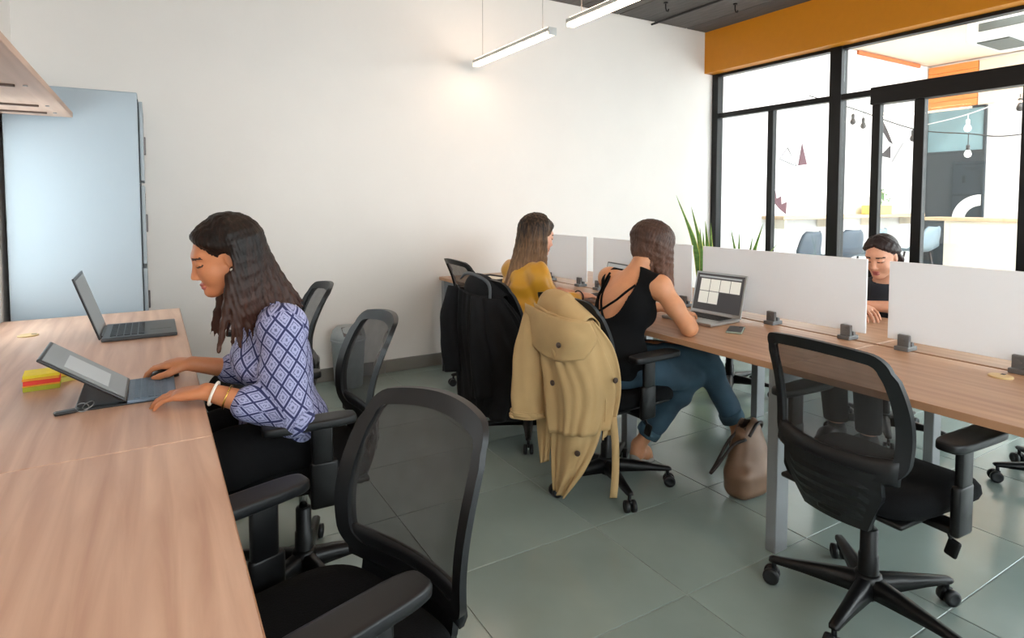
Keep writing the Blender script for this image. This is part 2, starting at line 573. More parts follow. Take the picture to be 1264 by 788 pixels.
# ------------------------------------------------------------------ wall shelf
sh = thing('wall_shelf', 'pale wooden shelf fixed high on the wall beside the grey locker', 'shelf', (XL, 2.4, 1.80))
bm = bmesh.new(); rbox(bm, (0.165, 0.19, 0.014), (0.33, 2.78, 0.028), 0.002, seg=1)
board = finish('board', bm, 'shelf_wood', sh)
for y in (1.43, 1.17, 0.6, 0.0, -0.6):
    box_obj('bracket', (0.12, y - 0.02, -0.004), (0.24, 0.014, 0.010), 'shelf_slot', sh, 0.002)
    bm = bmesh.new(); lathe(bm, [(0.008, -0.004), (0.008, 0.002)], 10, Matrix.Translation((0.272, y - 0.02, 0)))
    finish('screw', bm, 'metal_grey', sh)

# ------------------------------------------------------------------ locker
lk = thing('locker', 'tall pale blue-grey metal locker standing in the corner', 'locker', (-0.345, 4.265, 0))
lw, ld, lh = 0.61, 0.50, 1.965
bm = bmesh.new(); rbox(bm, (-0.008, 0, lh / 2), (lw - 0.016, ld, lh), 0.006)
finish('body', bm, 'locker_blue', lk)
dh = (lh - 0.07) / 4
for i in range(4):
    z = 0.035 + dh * (i + 0.5)
    box_obj('gap_strip', (lw / 2 - 0.0155, 0, z), (0.005, ld - 0.01, dh - 0.004), 'locker_gap', lk)
    d = box_obj('door', (lw / 2 - 0.002, 0, z), (0.018, ld - 0.03, dh - 0.026), 'locker_blue', lk, 0.003)
    box_obj('handle', (0.012, -ld / 2 + 0.34, 0), (0.014, 0.03, 0.11), 'frame_grey', d, 0.004)
    for k in range(3):
        box_obj('vent_slot', (0.0092, 0, dh / 2 - 0.06 - 0.018 * k), (0.001, 0.14, 0.006), 'locker_gap', d)

# ------------------------------------------------------------------ pendant lamps
def pendant(y0, y1, label, x=2.3, z=2.455):
    t = thing('pendant_lamp', label, 'lamp', (x, (y0 + y1) / 2, z), 0, 'linear pendant lamps')
    l = y1 - y0
    box_obj('housing', (0, 0, 0.035), (0.062, l, 0.028), 'lamp_body', t, 0.004)
    box_obj('diffuser', (0, 0, 0.010), (0.052, l - 0.03, 0.022), 'lamp_diffuser', t, 0.006)
    box_obj('added_uplight', (0, 0, 0.0505), (0.046, l - 0.05, 0.004), 'lamp_diffuser', t, 0.001)  # glowing strip added on top to light the upper wall
    for s in (-1, 1):
        box_obj('end_cap', (0, s * (l / 2 - 0.004), 0.022), (0.064, 0.010, 0.052), 'lamp_body', t, 0.003)
        bm = bmesh.new(); rod(bm, (0, s * (l / 2 - 0.12), 0.045), (0, s * (l / 2 - 0.12), ZC - z), 0.0022, n=6)
        finish('suspension_cord', bm, 'cord_grey', t)
    return t
pendant(3.32, 4.42, 'glowing linear pendant lamp hanging next to the white back wall')
pendant(2.03, 3.13, 'glowing linear pendant lamp hanging over the women at the bench')
pendant(0.75, 1.85, 'added out-of-view linear pendant lamp hanging over the empty mesh chair')  # unseen lamp added to the bench row for even light
pendant(1.75, 2.85, 'added out-of-view linear pendant lamp hanging above the woman in the patterned blouse', 0.55)  # second row, out of view, added to brighten the left side
pendant(0.45, 1.55, 'added out-of-view linear pendant lamp hanging above the bare desk', 0.55)  # unseen fill lamp of the added left row
pendant(-0.85, 0.25, 'added out-of-view linear pendant lamp hanging past the end of the bare desk', 0.55)  # last lamp of the added left row, unseen fill as well
pendant(-0.55, 0.55, 'added out-of-view linear pendant lamp hanging past the end of the bench', 2.3)  # unseen lamp past the bench end, added for even light

# ------------------------------------------------------------------ task chair (local: faces +X, hub at origin)
def back_x(y, z):
    """depth of the curved backrest"""
    v = (z - 0.55) / 0.42
    base = -0.235 - 0.10 * v + 0.055 * math.sin(math.pi * min(max(v, 0), 1)) * (1 - 0.55 * v)
    return base + 0.055 * (y / 0.22) ** 2

def back_outline(n=120, inset=0.0):
    """rounded trapezoid with an arched top, as (y, z), evenly sampled"""
    zb, zt = 0.545 + inset, 0.918 - inset
    def hw(z):
        v = (z - 0.545) / 0.373
        return 0.204 + 0.022 * math.sin(math.pi * (0.08 + 0.75 * v)) - 0.016 * v * v - inset
    rt, rb = max(0.012, 0.042 - inset * 0.6), max(0.015, 0.070 - inset * 0.8)
    P = []
    for i in range(13):
        a = math.pi / 2 * i / 12
        P.append((hw(zt) - rt + rt * math.cos(a), zt - rt + rt * math.sin(a)))
    for i in range(13):
        a = math.pi / 2 + math.pi / 2 * i / 12
        P.append((-hw(zt) + rt + rt * math.cos(a), zt - rt + rt * math.sin(a)))
    for i in range(1, 12):
        z = zt - rt + (zb + rb - zt + rt) * i / 12
        P.append((-hw(z), z))
    for i in range(13):
        a = math.pi + math.pi / 2 * i / 12
        P.append((-hw(zb + rb) + rb + rb * math.cos(a), zb + rb + rb * math.sin(a)))
    for i in range(13):
        a = 1.5 * math.pi + math.pi / 2 * i / 12
        P.append((hw(zb + rb) - rb + rb * math.cos(a), zb + rb + rb * math.sin(a)))
    for i in range(1, 12):
        z = zb + rb + (zt - rt - zb - rb) * i / 12
        P.append((hw(z), z))
    P = np.array(P + [P[0]])
    L = np.concatenate([[0], np.cumsum(np.linalg.norm(np.diff(P, axis=0), axis=1))])
    t = np.linspace(0, L[-1], n, endpoint=False)
    y, z = np.interp(t, L, P[:, 0]), np.interp(t, L, P[:, 1])
    v = (z - zb) / (zt - zb)
    z = z + 0.024 * (1 - (y / 0.21) ** 2) * np.clip(v * 2 - 1, 0, 1) ** 2 - 0.012 * (1 - (y / 0.21) ** 2) * np.clip(1 - v * 2, 0, 1) ** 2
    return [(float(a), float(b)) for a, b in zip(y, z)]

def chair_parts():
    root = thing('task_chair', 'x', 'chair')
    # five-star base
    base = finish('base', _base_bm(), 'black_plastic', root, True)
    for k in range(5):
        a = 2 * math.pi * k / 5 + 0.35
        c, s = math.cos(a), math.sin(a)
        bm = bmesh.new()
        r = 0.285
        # stem + hood + twin wheels, trailing
        ax = Vector((-s, c, 0))
        ctr = Vector((r * c, r * s, 0.0))
        rod(bm, ctr + Vector((0, 0, 0.045)), ctr + Vector((0, 0, 0.085)), 0.008, n=8)
        for sd in (-1, 1):
            M = align(ctr + ax * (0.006 * sd) + Vector((c * 0.008, s * 0.008, 0.0275)), ctr + ax * (0.026 * sd) + Vector((c * 0.008, s * 0.008, 0.0275)))
            lathe(bm, [(0.018, 0), (0.0265, 0.002), (0.0275, 0.010), (0.0265, 0.018), (0.017, 0.021), (0.012, 0.019)], 16, M)
        rbox(bm, ctr + Vector((0.004 * c, 0.004 * s, 0.047)), (0.034, 0.012, 0.016), 0.004, (0, 0, a))
        o = finish('caster', bm, 'charcoal_plastic', root, True)
    # gas lift
    bm = bmesh.new()
    lathe(bm, [(0.030, 0.055), (0.033, 0.10), (0.030, 0.19), (0.0265, 0.195), (0.0265, 0.275), (0.022, 0.28)], 20)
    finish('lift_sleeve', bm, 'black_plastic', root, True)
    bm = bmesh.new(); lathe(bm, [(0.0145, 0.27), (0.0145, 0.395)], 16)
    finish('gas_lift', bm, 'chrome', root, True)
    bm = bmesh.new()
    rbox(bm, (0.0, 0, 0.40), (0.24, 0.15, 0.05), 0.014)
    rbox(bm, (-0.14, 0, 0.402), (0.16, 0.085, 0.04), 0.012)
    finish('mechanism', bm, 'black_plastic', root, True)
    bm = bmesh.new()
    tube(bm, spline([(0.02, -0.06, 0.392), (0.02, -0.16, 0.390), (0.025, -0.21, 0.375), (0.03, -0.225, 0.345)], 12), 0.0055)
    rbox(bm, (0.032, -0.229, 0.320), (0.014, 0.036, 0.058), 0.007, (0.25, 0, 0))
    finish('lever', bm, 'black_plastic', root, True)
    # seat cushion: rounded plan, waterfall front
    bm = bmesh.new()
    n, rings = 48, []
    prof = [(0.86, 0.418), (0.97, 0.428), (1.0, 0.448), (0.985, 0.472), (0.93, 0.488), (0.78, 0.494), (0.5, 0.490), (0.2, 0.487)]
    for sc, z in prof:
        ring = []
        for i in range(n):
            a = 2 * math.pi * i / n
            c, s = math.cos(a), math.sin(a)
            e = 2 / 4.2
            x = math.copysign(abs(c) ** e, c) * 0.235 * sc + 0.025
            y = math.copysign(abs(s) ** e, s) * 0.238 * sc * (1.0 + 0.06 * c)
            drop = 0.035 * max(0, (x - 0.12) / 0.14) ** 2
            ring.append(bm.verts.new((x, y, z - drop + 0.010 * (y / 0.23) ** 2)))
        rings.append(ring)
    for k in range(len(rings) - 1):
        for i in range(n):
            j = (i + 1) % n
            bm.faces.new((rings[k][i], rings[k][j], rings[k + 1][j], rings[k + 1][i]))
    bm.faces.new(list(reversed(rings[0]))); bm.faces.new(rings[-1])
    finish('seat', bm, 'seat_fabric', root, True)
    bm = bmesh.new()
    rbox(bm, (0.015, 0, 0.418), (0.40, 0.40, 0.018), 0.008)
    finish('seat_pan', bm, 'black_plastic', root, True)
    # backrest frame
    bm = bmesh.new()
    out, inn = back_outline(120), back_outline(120, 0.036)
    N = len(out)
    prof = [(out, -0.011), (out, 0.007), (inn, 0.010), (inn, -0.013)]
    for q in range(4):
        (p1, d1), (p2, d2) = prof[q], prof[(q + 1) % 4]
        A = [bm.verts.new((back_x(y, z) + d1, y, z)) for y, z in p1]
        B = [bm.verts.new((back_x(y, z) + d2, y, z)) for y, z in p2]
        for i in range(N):
            j = (i + 1) % N
            bm.faces.new((A[i], B[i], B[j], A[j]))
    fr = finish('back_frame', bm, 'charcoal_plastic', root, True)
    # thicker lower band of the frame (lumbar bar)
    bm = bmesh.new()
    cols = 17
    g = {}
    for side, dx in ((0, -0.018), (1, 0.006)):
        for i in range(cols):
            y = -0.195 + 0.39 * i / (cols - 1)
            for r_, z in enumerate((0.540, 0.555, 0.60, 0.618)):
                zz = z - 0.018 * (1 - (y / 0.195) ** 2)
                ddx = dx if r_ in (1, 2) else dx * 0.5
                g[side, i, r_] = bm.verts.new((back_x(y, zz) + ddx, y, zz))
    for side in (0, 1):
        for i in range(cols - 1):
            for r_ in range(3):
                f = (g[side, i, r_], g[side, i + 1, r_], g[side, i + 1, r_ + 1], g[side, i, r_ + 1])
                bm.faces.new(f if side else f[::-1])
    for i in range(cols - 1):
        for r_ in (0, 3):
            bm.faces.new((g[0, i, r_], g[0, i + 1, r_], g[1, i + 1, r_], g[1, i, r_]))
    for i in (0, cols - 1):
        for r_ in range(3):
            bm.faces.new((g[0, i, r_], g[0, i, r_ + 1], g[1, i, r_ + 1], g[1, i, r_]))
    bmesh.ops.recalc_face_normals(bm, faces=bm.faces)
    finish('lumbar_bar', bm, 'charcoal_plastic', fr, True)
    # mesh panel
    bm = bmesh.new()
    rings = []
    for sc in (1.0, 0.8, 0.6, 0.4, 0.2):
        rings.append([bm.verts.new((back_x(y * sc, 0.735 + (z - 0.735) * sc), y * sc, 0.735 + (z - 0.735) * sc)) for y, z in back_outline(120, 0.031)])
    for k in range(4):
        for i in range(N):
            j = (i + 1) % N
            bm.faces.new((rings[k][i], rings[k][j], rings[k + 1][j], rings[k + 1][i]))
    bm.faces.new(rings[-1])
    finish('back_mesh', bm, 'chair_mesh', root, True)
    # lower ribbed shell joining back and seat
    bm = bmesh.new()
    rows = []
    R = 12
    for r_ in range(R + 1):
        v = r_ / R
        z = 0.365 + 0.20 * v
        w = 0.105 + 0.055 * min(1, v * 1.6)
        row = []
        for side, dx in ((0, -0.008), (1, 0.010)):
            rib = -0.005 * (1 if (r_ % 2 and 2 < r_ < R - 1) else 0)
            for i in range(13):
                y = -w + 2 * w * i / 12
                edge = 1 if 1 < i < 11 else 0
                x = -0.195 - 0.058 * math.sin(math.pi * 0.5 * v) + 0.04 * (y / 0.16) ** 2 + dx + (rib * edge if side == 0 else 0)
                row.append(bm.verts.new((x, y, z)))
        rows.append(row)
    for r_ in range(R):
        for i in range(12):
            for off in (0, 13):
                f = (rows[r_][off + i], rows[r_][off + i + 1], rows[r_ + 1][off + i + 1], rows[r_ + 1][off + i])
                bm.faces.new(f)
        for i in (0, 12):
            bm.faces.new((rows[r_][i], rows[r_][13 + i], rows[r_ + 1][13 + i], rows[r_ + 1][i]))
    for r_ in (0, R):
        for i in range(12):
            bm.faces.new((rows[r_][i], rows[r_][i + 1], rows[r_][14 + i], rows[r_][13 + i]))
    bmesh.ops.recalc_face_normals(bm, faces=bm.faces)
    finish('lower_back_shell', bm, 'charcoal_plastic', root)
    # arms
    for s in (-1, 1):
        bm = bmesh.new()
        y = 0.272 * s
        rbox(bm, (-0.02, y * 0.80, 0.408), (0.07, 0.13, 0.022), 0.006)
        rbox(bm, (-0.02, y, 0.47), (0.085, 0.026, 0.15), 0.010)
        rbox(bm, (-0.015, y, 0.59), (0.066, 0.022, 0.15), 0.008)
        finish('arm_post', bm, 'black_plastic', root, True)['side'] = s
        bm = bmesh.new()
        pl = []
        for i in range(32):
            t = 2 * math.pi * i / 32
            c, q = math.cos(t), math.sin(t)
            pl.append((math.copysign(abs(c) ** 0.36, c) * 0.140 + 0.020, math.copysign(abs(q) ** 0.42, q) * 0.041 * (1 + 0.10 * c)))
        rg = []
        for sc, z in ((0.92, 0.657), (0.99, 0.660), (1.0, 0.668), (0.99, 0.677), (0.95, 0.6815), (0.90, 0.6825), (0.70, 0.683)):
            rg.append([bm.verts.new((0.025 + (px - 0.025) * (1 - (1 - sc) * 0.35), y + py * sc, z)) for px, py in pl])
        for k in range(6):
            for i in range(32):
                j = (i + 1) % 32
                bm.faces.new((rg[k][i], rg[k][j], rg[k + 1][j], rg[k + 1][i]))
        bm.faces.new(list(reversed(rg[0]))); bm.faces.new(rg[-1])
        finish('arm_pad', bm, 'charcoal_plastic', root, True)['side'] = s
    return root

def _base_bm():
    bm = bmesh.new()
    lathe(bm, [(0.030, 0.045), (0.042, 0.06), (0.045, 0.10), (0.040, 0.125), (0.033, 0.13)], 20)
    for k in range(5):
        a = 2 * math.pi * k / 5 + 0.35
        c, s = math.cos(a), math.sin(a)
        secs = []
        for r, w, zt, zb in ((0.02, 0.030, 0.122, 0.062), (0.10, 0.025, 0.116, 0.068), (0.20, 0.019, 0.104, 0.074), (0.29, 0.015, 0.093, 0.076), (0.302, 0.010, 0.088, 0.079)):
            ring = []
            for (u, z) in ((-1, zb), (-1, zb + (zt - zb) * 0.6), (-0.55, zt), (0.55, zt), (1, zb + (zt - zb) * 0.6), (1, zb)):
                ring.append(bm.verts.new((r * c - u * w * s, r * s + u * w * c, z)))
            secs.append(ring)
        for q in range(len(secs) - 1):
            for i in range(6):
                j = (i + 1) % 6
                bm.faces.new((secs[q][i], secs[q][j], secs[q + 1][j], secs[q + 1][i]))
        bm.faces.new(secs[-1])
    bmesh.ops.recalc_face_normals(bm, faces=bm.faces)
    return bm

CHAIR0 = chair_parts()
_used = [False]
def chair(x, y, deg, label, base_deg=0):
    o = CHAIR0 if not _used[0] else copy_tree(CHAIR0)
    _used[0] = True
    o.location = (x, y, 0)
    o.rotation_euler = (0, 0, math.radians(deg))
    if True:
        R = Matrix.Rotation(math.radians(base_deg), 4, 'Z')
        for ch in o.children:
            if ch.name.split('.')[0] in ('base', 'caster'):
                ch.rotation_euler = (0, 0, math.radians(base_deg))
    tag(o, label, 'chair', 'black mesh task chairs')
    return o
CH = {}
CH['near'] = chair(0.265, 1.17, 197, 'empty black mesh task chair drawn up to the bare desk', 20)
CH['w1'] = chair(0.43, 2.15, 178, 'black mesh task chair in which the woman in the patterned blouse sits', 15)
CH['far_left'] = chair(0.45, 3.12, 176, 'black mesh task chair before the open black laptop', 40)
CH['jacket'] = chair(1.85, 2.91, 2, 'black mesh task chair with the dark jacket hung on it')
CH['trench'] = chair(1.85, 2.20, 4, 'black mesh task chair with the beige trench coat hung on it', 10)
CH['far'] = chair(2.15, 3.92, 0, 'empty black mesh task chair pushed under the bench by the back wall', 8)
CH['right'] = chair(2.00, 1.05, -3, 'empty black mesh task chair with see-through back at the bench', 30)
CH['w4'] = chair(3.62, 1.84, 180, 'black mesh task chair in which the woman behind the screens sits', 12)
CH['opp'] = chair(3.52, 2.85, 175, 'empty black mesh task chair across the bench from the silver laptop', 25)
CH['opp2'] = chair(3.66, 1.02, 183, 'empty black mesh task chair across the bench from the pale disc')
# the chair at the bare desk is set lower, its arm rests raised and one slid forward
for ch in CH['near'].children:
    k = ch.name.split('.')[0]
    if k in ('back_frame', 'back_mesh', 'lower_back_shell'): ch.location.z -= 0.035
    if k == 'arm_pad': ch.location.z += 0.012
    if k in ('arm_pad', 'arm_post') and ch.get('side') == 1: ch.location.x += 0.055; ch.location.y -= 0.035

# ------------------------------------------------------------------ courtyard beyond the window
mat('render_white', (240, 240, 240), 0.85, vary=0.01)
mat('court_floor', (200, 198, 194), 0.6, vary=0.04, scale=2)
mat('court_ceiling', (250, 226, 204), 0.8, vary=0.02)
mat('edge_orange', (214, 120, 70), 0.6, vary=0.2, scale=8)
wood('orange_wood', (226, 130, 58), (246, 160, 86), 0.5, 'Y', 2.0)
mat('slate', (46, 54, 60), 0.5)
mat('teal_glass', (120, 150, 158), 0.12, vary=0.25, scale=1.4)
mat('sign_white', (245, 245, 245), 0.5)
mat('maroon', (96, 58, 70), 0.7)
mat('mural_grey', (150, 148, 150), 0.7)
mat('mural_black', (52, 46, 50), 0.7)
mat('shell_blue', (66, 80, 94), 0.45, vary=0.03)
mat('shell_pale', (128, 146, 158), 0.4, vary=0.03)
wood('counter_wood', (206, 176, 140), (226, 196, 160), 0.5, 'X')
mat('cream', (246, 236, 218), 0.6, vary=0.02)
mat('planter_yellow', (244, 220, 120), 0.6)
mat('leaf_green', (84, 140, 62), 0.5, vary=0.25, scale=30)
mat('petal', (246, 226, 220), 0.6)
mat('petal_yellow', (240, 206, 60), 0.6)
mat('wire_dark', (60, 58, 58), 0.6)
mat('wire_white', (235, 235, 235), 0.6)
emit('bulb_glass', (255, 250, 240), 2.0)
mat('bulb_dark', (70, 66, 64), 0.25)
mat('vent_dark', (92, 96, 92), 0.6)
mat('soil', (66, 50, 40), 0.9)
mat('pot_white', (226, 226, 224), 0.4)

CX1 = 10.0
struct(box_obj('wall_courtyard_side', ((5.48 + CX1) / 2 + 0.1, 4.68, 1.68), (CX1 - 5.48 + 0.2, 0.16, 3.36), 'render_white'))
struct(box_obj('wall_courtyard_far', (CX1 + 0.08, 1.9, 1.68), (0.16, 5.7, 3.36), 'render_white'))
struct(box_obj('floor_courtyard', ((5.3 + CX1) / 2, 1.2, -0.07), (CX1 - 5.3, 7.0, 0.1), 'court_floor'))
struct(box_obj('ceiling_courtyard', ((5.46 + CX1) / 2 + 0.1, 3.75, 3.42), (CX1 - 5.46 + 0.2, 2.0, 0.10), 'court_ceiling'))
struct(box_obj('trim_2', (8.9, 4.585, 3.335), (1.6, 0.03, 0.045), 'edge_orange'))
# orange board panel: separate boards
op = struct(bpy.data.objects.new('wall_panel_orange', None)); link(op); op.location = (CX1 - 0.02, 4.27, 2.71)
for i in range(6):
    box_obj('board', (0, 0, 0.052 + i * 0.104), (0.03, 0.63, 0.100), 'orange_wood', op, 0.004)
box_obj('board', (0, -0.75, 0.31), (0.03, 0.85, 0.62), 'court_ceiling', op, 0.004)
# dark entrance beside the counter
dr = struct(bpy.data.objects.new('door_1', None)); link(dr); dr.location = (CX1 - 0.02, 4.215, 0)
box_obj('door_leaf', (0, 0, 1.03), (0.03, 0.72, 2.06), 'slate', dr, 0.004)
box_obj('transom_glass', (0, 0, 2.385), (0.02, 0.72, 0.60), 'teal_glass', dr)
for c, s in (((0, 0, 2.07), (0.05, 0.74, 0.03)), ((0, 0, 2.69), (0.05, 0.74, 0.03)), ((0, -0.365, 1.35), (0.05, 0.03, 2.70)), ((0, 0.365, 1.35), (0.05, 0.03, 2.70))):
    box_obj('door_frame', c, s, 'slate', dr, 0.003)
# big white ring-shaped letter, cut at the leaf edge
bm = bmesh.new()
ang = [math.radians(90 + 180 * i / 24) for i in range(25)]
Mx = Matrix(((0, 0, 1, CX1 - 0.045), (-1, 0, 0, 3.855), (0, 1, 0, 1.10), (0, 0, 0, 1)))
pol = [(0.355 * math.cos(a), 0.355 * math.sin(a)) for a in ang] + [(0.20 * math.cos(a), 0.20 * math.sin(a)) for a in reversed(ang)]
prism(bm, [(x, y) for x, y in pol], Mx, 0.008)
bmesh.ops.recalc_face_normals(bm, faces=bm.faces)
tag(finish('letter_sign', bm, 'sign_white'), 'large white curved letter C on the dark door', 'sign')

# mural pieces on the white side wall (flat, thin)
def mural(name, pts, m, label, grp=True):
    bm = bmesh.new()
    Mm = Matrix(((1, 0, 0, 0), (0, 0, -1, 4.6), (0, 1, 0, 0), (0, 0, 0, 1)))
    prism(bm, pts, Mm, 0.006)
    bmesh.ops.recalc_face_normals(bm, faces=bm.faces)
    tag(finish(name, bm, m), label, 'mural', 'wall mural shapes')
mural('mural_triangle', [(6.95, 2.08), (6.88, 1.80), (7.06, 1.82)], 'maroon', 'solid maroon triangle on the white courtyard wall')
mural('mural_zigzag', [(6.31, 1.52), (6.37, 1.44), (6.45, 1.48), (6.47, 1.39), (6.56, 1.42), (6.57, 1.32), (6.67, 1.35), (6.66, 1.20), (6.53, 1.27), (6.39, 1.37)], 'maroon', 'maroon zigzag row of teeth on the white courtyard wall')
mural('mural_shard', [(8.79, 2.47), (8.90, 2.36), (9.06, 2.17), (8.95, 2.20), (8.78, 2.34)], 'mural_black', 'dark slanted shard on the white courtyard wall')
mural('mural_wedge', [(8.73, 1.99), (9.0, 2.15), (9.01, 1.97)], 'mural_black', 'dark wedge under the slanted shard on the courtyard wall')
mural('mural_stroke', [(9.03, 1.92), (9.32, 2.21), (9.36, 2.20), (9.07, 1.91)], 'mural_grey', 'thin grey slanted stroke on the white courtyard wall')
bm = bmesh.new()
tube(bm, [(6.51, 4.593, 1.87), (6.66, 4.593, 2.01), (6.85, 4.593, 1.79)], 0.008, 6, True)
tag(finish('mural_outline', bm, 'mural_grey'), 'thin grey outlined triangle on the white courtyard wall', 'mural', 'wall mural shapes')

# bar counter on the side wall
bc = thing('bar_counter', 'long pale wooden bar shelf along the white courtyard wall', 'counter', (7.8, 4.45, 0))
box_obj('top', (0, 0, 1.165), (3.2, 0.29, 0.04), 'counter_wood', bc, 0.004)
for x in (-1.5, -0.5, 0.5, 1.5):
    box_obj('bracket', (x, 0.02, 1.09), (0.03, 0.24, 0.11), 'cream', bc, 0.004)

# shell bar stools
def stool(x, y, deg, m, label):
    t = thing('bar_stool', label, 'stool', (x, y, 0), math.radians(deg), 'moulded bar stools')
    bm = bmesh.new()
    rows = []
    prof = [(0.20, 0.70, 0.19), (0.14, 0.715, 0.21), (0.02, 0.705, 0.225), (-0.10, 0.715, 0.225), (-0.165, 0.76, 0.225), (-0.195, 0.84, 0.22), (-0.215, 0.93, 0.205), (-0.228, 1.00, 0.175), (-0.233, 1.035, 0.12)]
    for (px, pz, w) in prof:
        row = []
        for i in range(13):
            u = -1 + i / 6
            lift = 0.045 * u * u
            back = min(1, max(0, (pz - 0.715) / 0.1))
            row.append(bm.verts.new((px + back * lift * 1.3, u * w, pz + (1 - back) * lift)))
        rows.append(row)
    for a in range(len(rows) - 1):
        for i in range(12):
            bm.faces.new((rows[a][i], rows[a][i + 1], rows[a + 1][i + 1], rows[a + 1][i]))
    s = finish('shell', bm, m, t, True)
    md = s.modifiers.new('thick', 'SOLIDIFY'); md.thickness = 0.012
    for sx in (-1, 1):
        for sy in (-1, 1):
            bm = bmesh.new()
            rod(bm, (0.10 * sx, 0.10 * sy, 0.70), (0.20 * sx, 0.19 * sy, 0.0), 0.013, 0.010)
            finish('leg', bm, 'frame_grey', t, True)
    bm = bmesh.new(); tube(bm, [(0.165, 0.16, 0.25), (-0.165, 0.16, 0.25), (-0.165, -0.16, 0.25), (0.165, -0.16, 0.25)], 0.008, 8, True)
    finish('foot_ring', bm, 'frame_grey', t)
stool(6.02, 4.02, 92, 'shell_blue', 'slate blue moulded bar stool under the maroon zigzag mural')
stool(6.80, 4.02, 84, 'shell_blue', 'slate blue moulded bar stool second along from the maroon zigzag mural')
stool(7.33, 4.02, 96, 'shell_pale', 'pale grey moulded bar stool third along from the maroon zigzag mural')
stool(8.56, 4.00, 88, 'shell_pale', 'pale grey moulded bar stool closest to the cream reception counter')

# reception counter
rc = thing('reception_counter', 'cream reception counter with a thin wooden top before the dark door', 'counter', (8.95, 2.9, 0))
box_obj('body', (0, -0.1, 0.555), (0.42, 1.96, 1.11), 'cream', rc, 0.006)
box_obj('top', (0, 0.10, 1.13), (0.50, 2.1, 0.04), 'counter_wood', rc, 0.004)

# planter with flowers
pl = thing('flower_planter', 'yellow planter box with small flowers on the bar shelf', 'planter', (8.42, 4.45, 1.185))
bm = bmesh.new(); rbox(bm, (0, 0, 0.06), (0.50, 0.14, 0.12), 0.008)
finish('box', bm, 'planter_yellow', pl)
rnd = random.Random(3)
for i in range(14):
    a, b = rnd.uniform(-0.2, 0.2), rnd.uniform(-0.04, 0.04)
    h = rnd.uniform(0.10, 0.26)
    tip = (a * 1.25 + rnd.uniform(-0.04, 0.04), b * 1.5, 0.11 + h)
    bm = bmesh.new()
    tube(bm, spline([(a, b, 0.11), ((a + tip[0]) / 2 + 0.01, b, 0.11 + h * 0.6), tip], 6), 0.003, 5)
    for k in range(5):
        q = rnd.uniform(0.2, 0.95)
        base = Vector((a + (tip[0] - a) * q, b, 0.11 + h * q))
        an = rnd.uniform(0, 6.28)
        d = Vector((math.cos(an), math.sin(an) * 0.6, 0.5)) * 0.055
        w = Vector((-math.sin(an), math.cos(an), 0)) * 0.014
        vs = [bm.verts.new(base), bm.verts.new(base + d * 0.5 + w), bm.verts.new(base + d), bm.verts.new(base + d * 0.5 - w)]
        bm.faces.new(vs)
    st = finish('stem', bm, 'leaf_green', pl)
    bm = bmesh.new()
    for k in range(6):
        an = k * math.pi / 3
        d = Vector((math.cos(an), math.sin(an), 0.35)) * 0.022
        w = Vector((-math.sin(an), math.cos(an), 0)) * 0.010
        c = Vector(tip)
        bm.faces.new([bm.verts.new(c), bm.verts.new(c + d * 0.6 + w), bm.verts.new(c + d), bm.verts.new(c + d * 0.6 - w)])
    finish('flower', bm, 'petal' if i % 3 else 'petal_yellow', st)

# string lights
def string_lights(name, pts, bulbs, wm, label):
    t = thing(name, label, 'string lights', pts[0])
    o0 = Vector(pts[0])
    bm = bmesh.new(); tube(bm, [Vector(p) - o0 for p in spline(pts, 26)], 0.006, 6)
    finish('cable', bm, wm, t)
    for (y, zc, zb, lit) in bulbs:
        bm = bmesh.new()
        rod(bm, (0, y - o0.y, zc - o0.z), (0, y - o0.y, zb + 0.07 - o0.z), 0.004, n=6)
        lathe(bm, [(0.016, zb + 0.035 - o0.z), (0.018, zb + 0.08 - o0.z), (0.010, zb + 0.09 - o0.z)], 10, Matrix.Translation((0, y - o0.y, 0)))
        s = finish('socket', bm, 'wire_dark' if not lit else wm, t)
        bm = bmesh.new()
        lathe(bm, [(0.004, -0.036), (0.022, -0.028), (0.031, -0.008), (0.028, 0.012), (0.015, 0.036)], 14, Matrix.Translation((0, y - o0.y, zb - o0.z)))
        finish('bulb', bm, 'bulb_glass' if lit else 'bulb_dark', s, True)
string_lights('string_lights', [(7.0, 4.55, 2.66), (7.0, 4.0, 2.43), (7.0, 3.35, 2.13), (7.0, 2.84, 2.03), (7.0, 2.45, 1.98), (7.0, 1.6, 2.1)],
              [(4.0, 2.43, 2.28, 0), (3.88, 2.37, 2.22, 0), (3.35, 2.13, 2.03, 0), (2.84, 2.03, 1.83, 1), (2.0, 2.02, 1.88, 1)], 'wire_dark', 'dark cable with unlit bulbs sagging across the courtyard')
string_lights('string_lights', [(7.05, 3.28, 2.16), (7.05, 2.87, 2.23), (7.05, 2.46, 2.37), (7.05, 1.5, 2.75), (7.05, 0.5, 3.3)],
              [(2.87, 2.23, 2.09, 1), (2.45, 2.37, 2.24, 0), (1.8, 2.62, 2.46, 1)], 'wire_white', 'white cable with bulbs climbing past the dark door')

# ceiling air conditioner of the courtyard
ac = thing('air_conditioner', 'white ceiling air conditioner with dark vents in the courtyard', 'air conditioner', (7.8, 2.55, 3.02))
bm = bmesh.new(); rbox(bm, (0, 0, 0.175), (0.9, 1.0, 0.35), 0.02)
finish('casing', bm, 'pot_white', ac)
box_obj('grille', (-0.05, 0.30, -0.005), (0.55, 0.28, 0.014), 'vent_dark', ac, 0.004)
box_obj('grille', (-0.455, 0.1, 0.12), (0.014, 0.55, 0.08), 'vent_dark', ac, 0.004)
box_obj('louvre', (-0.458, 0.1, 0.24), (0.012, 0.8, 0.02), 'vent_dark', ac, 0.002)

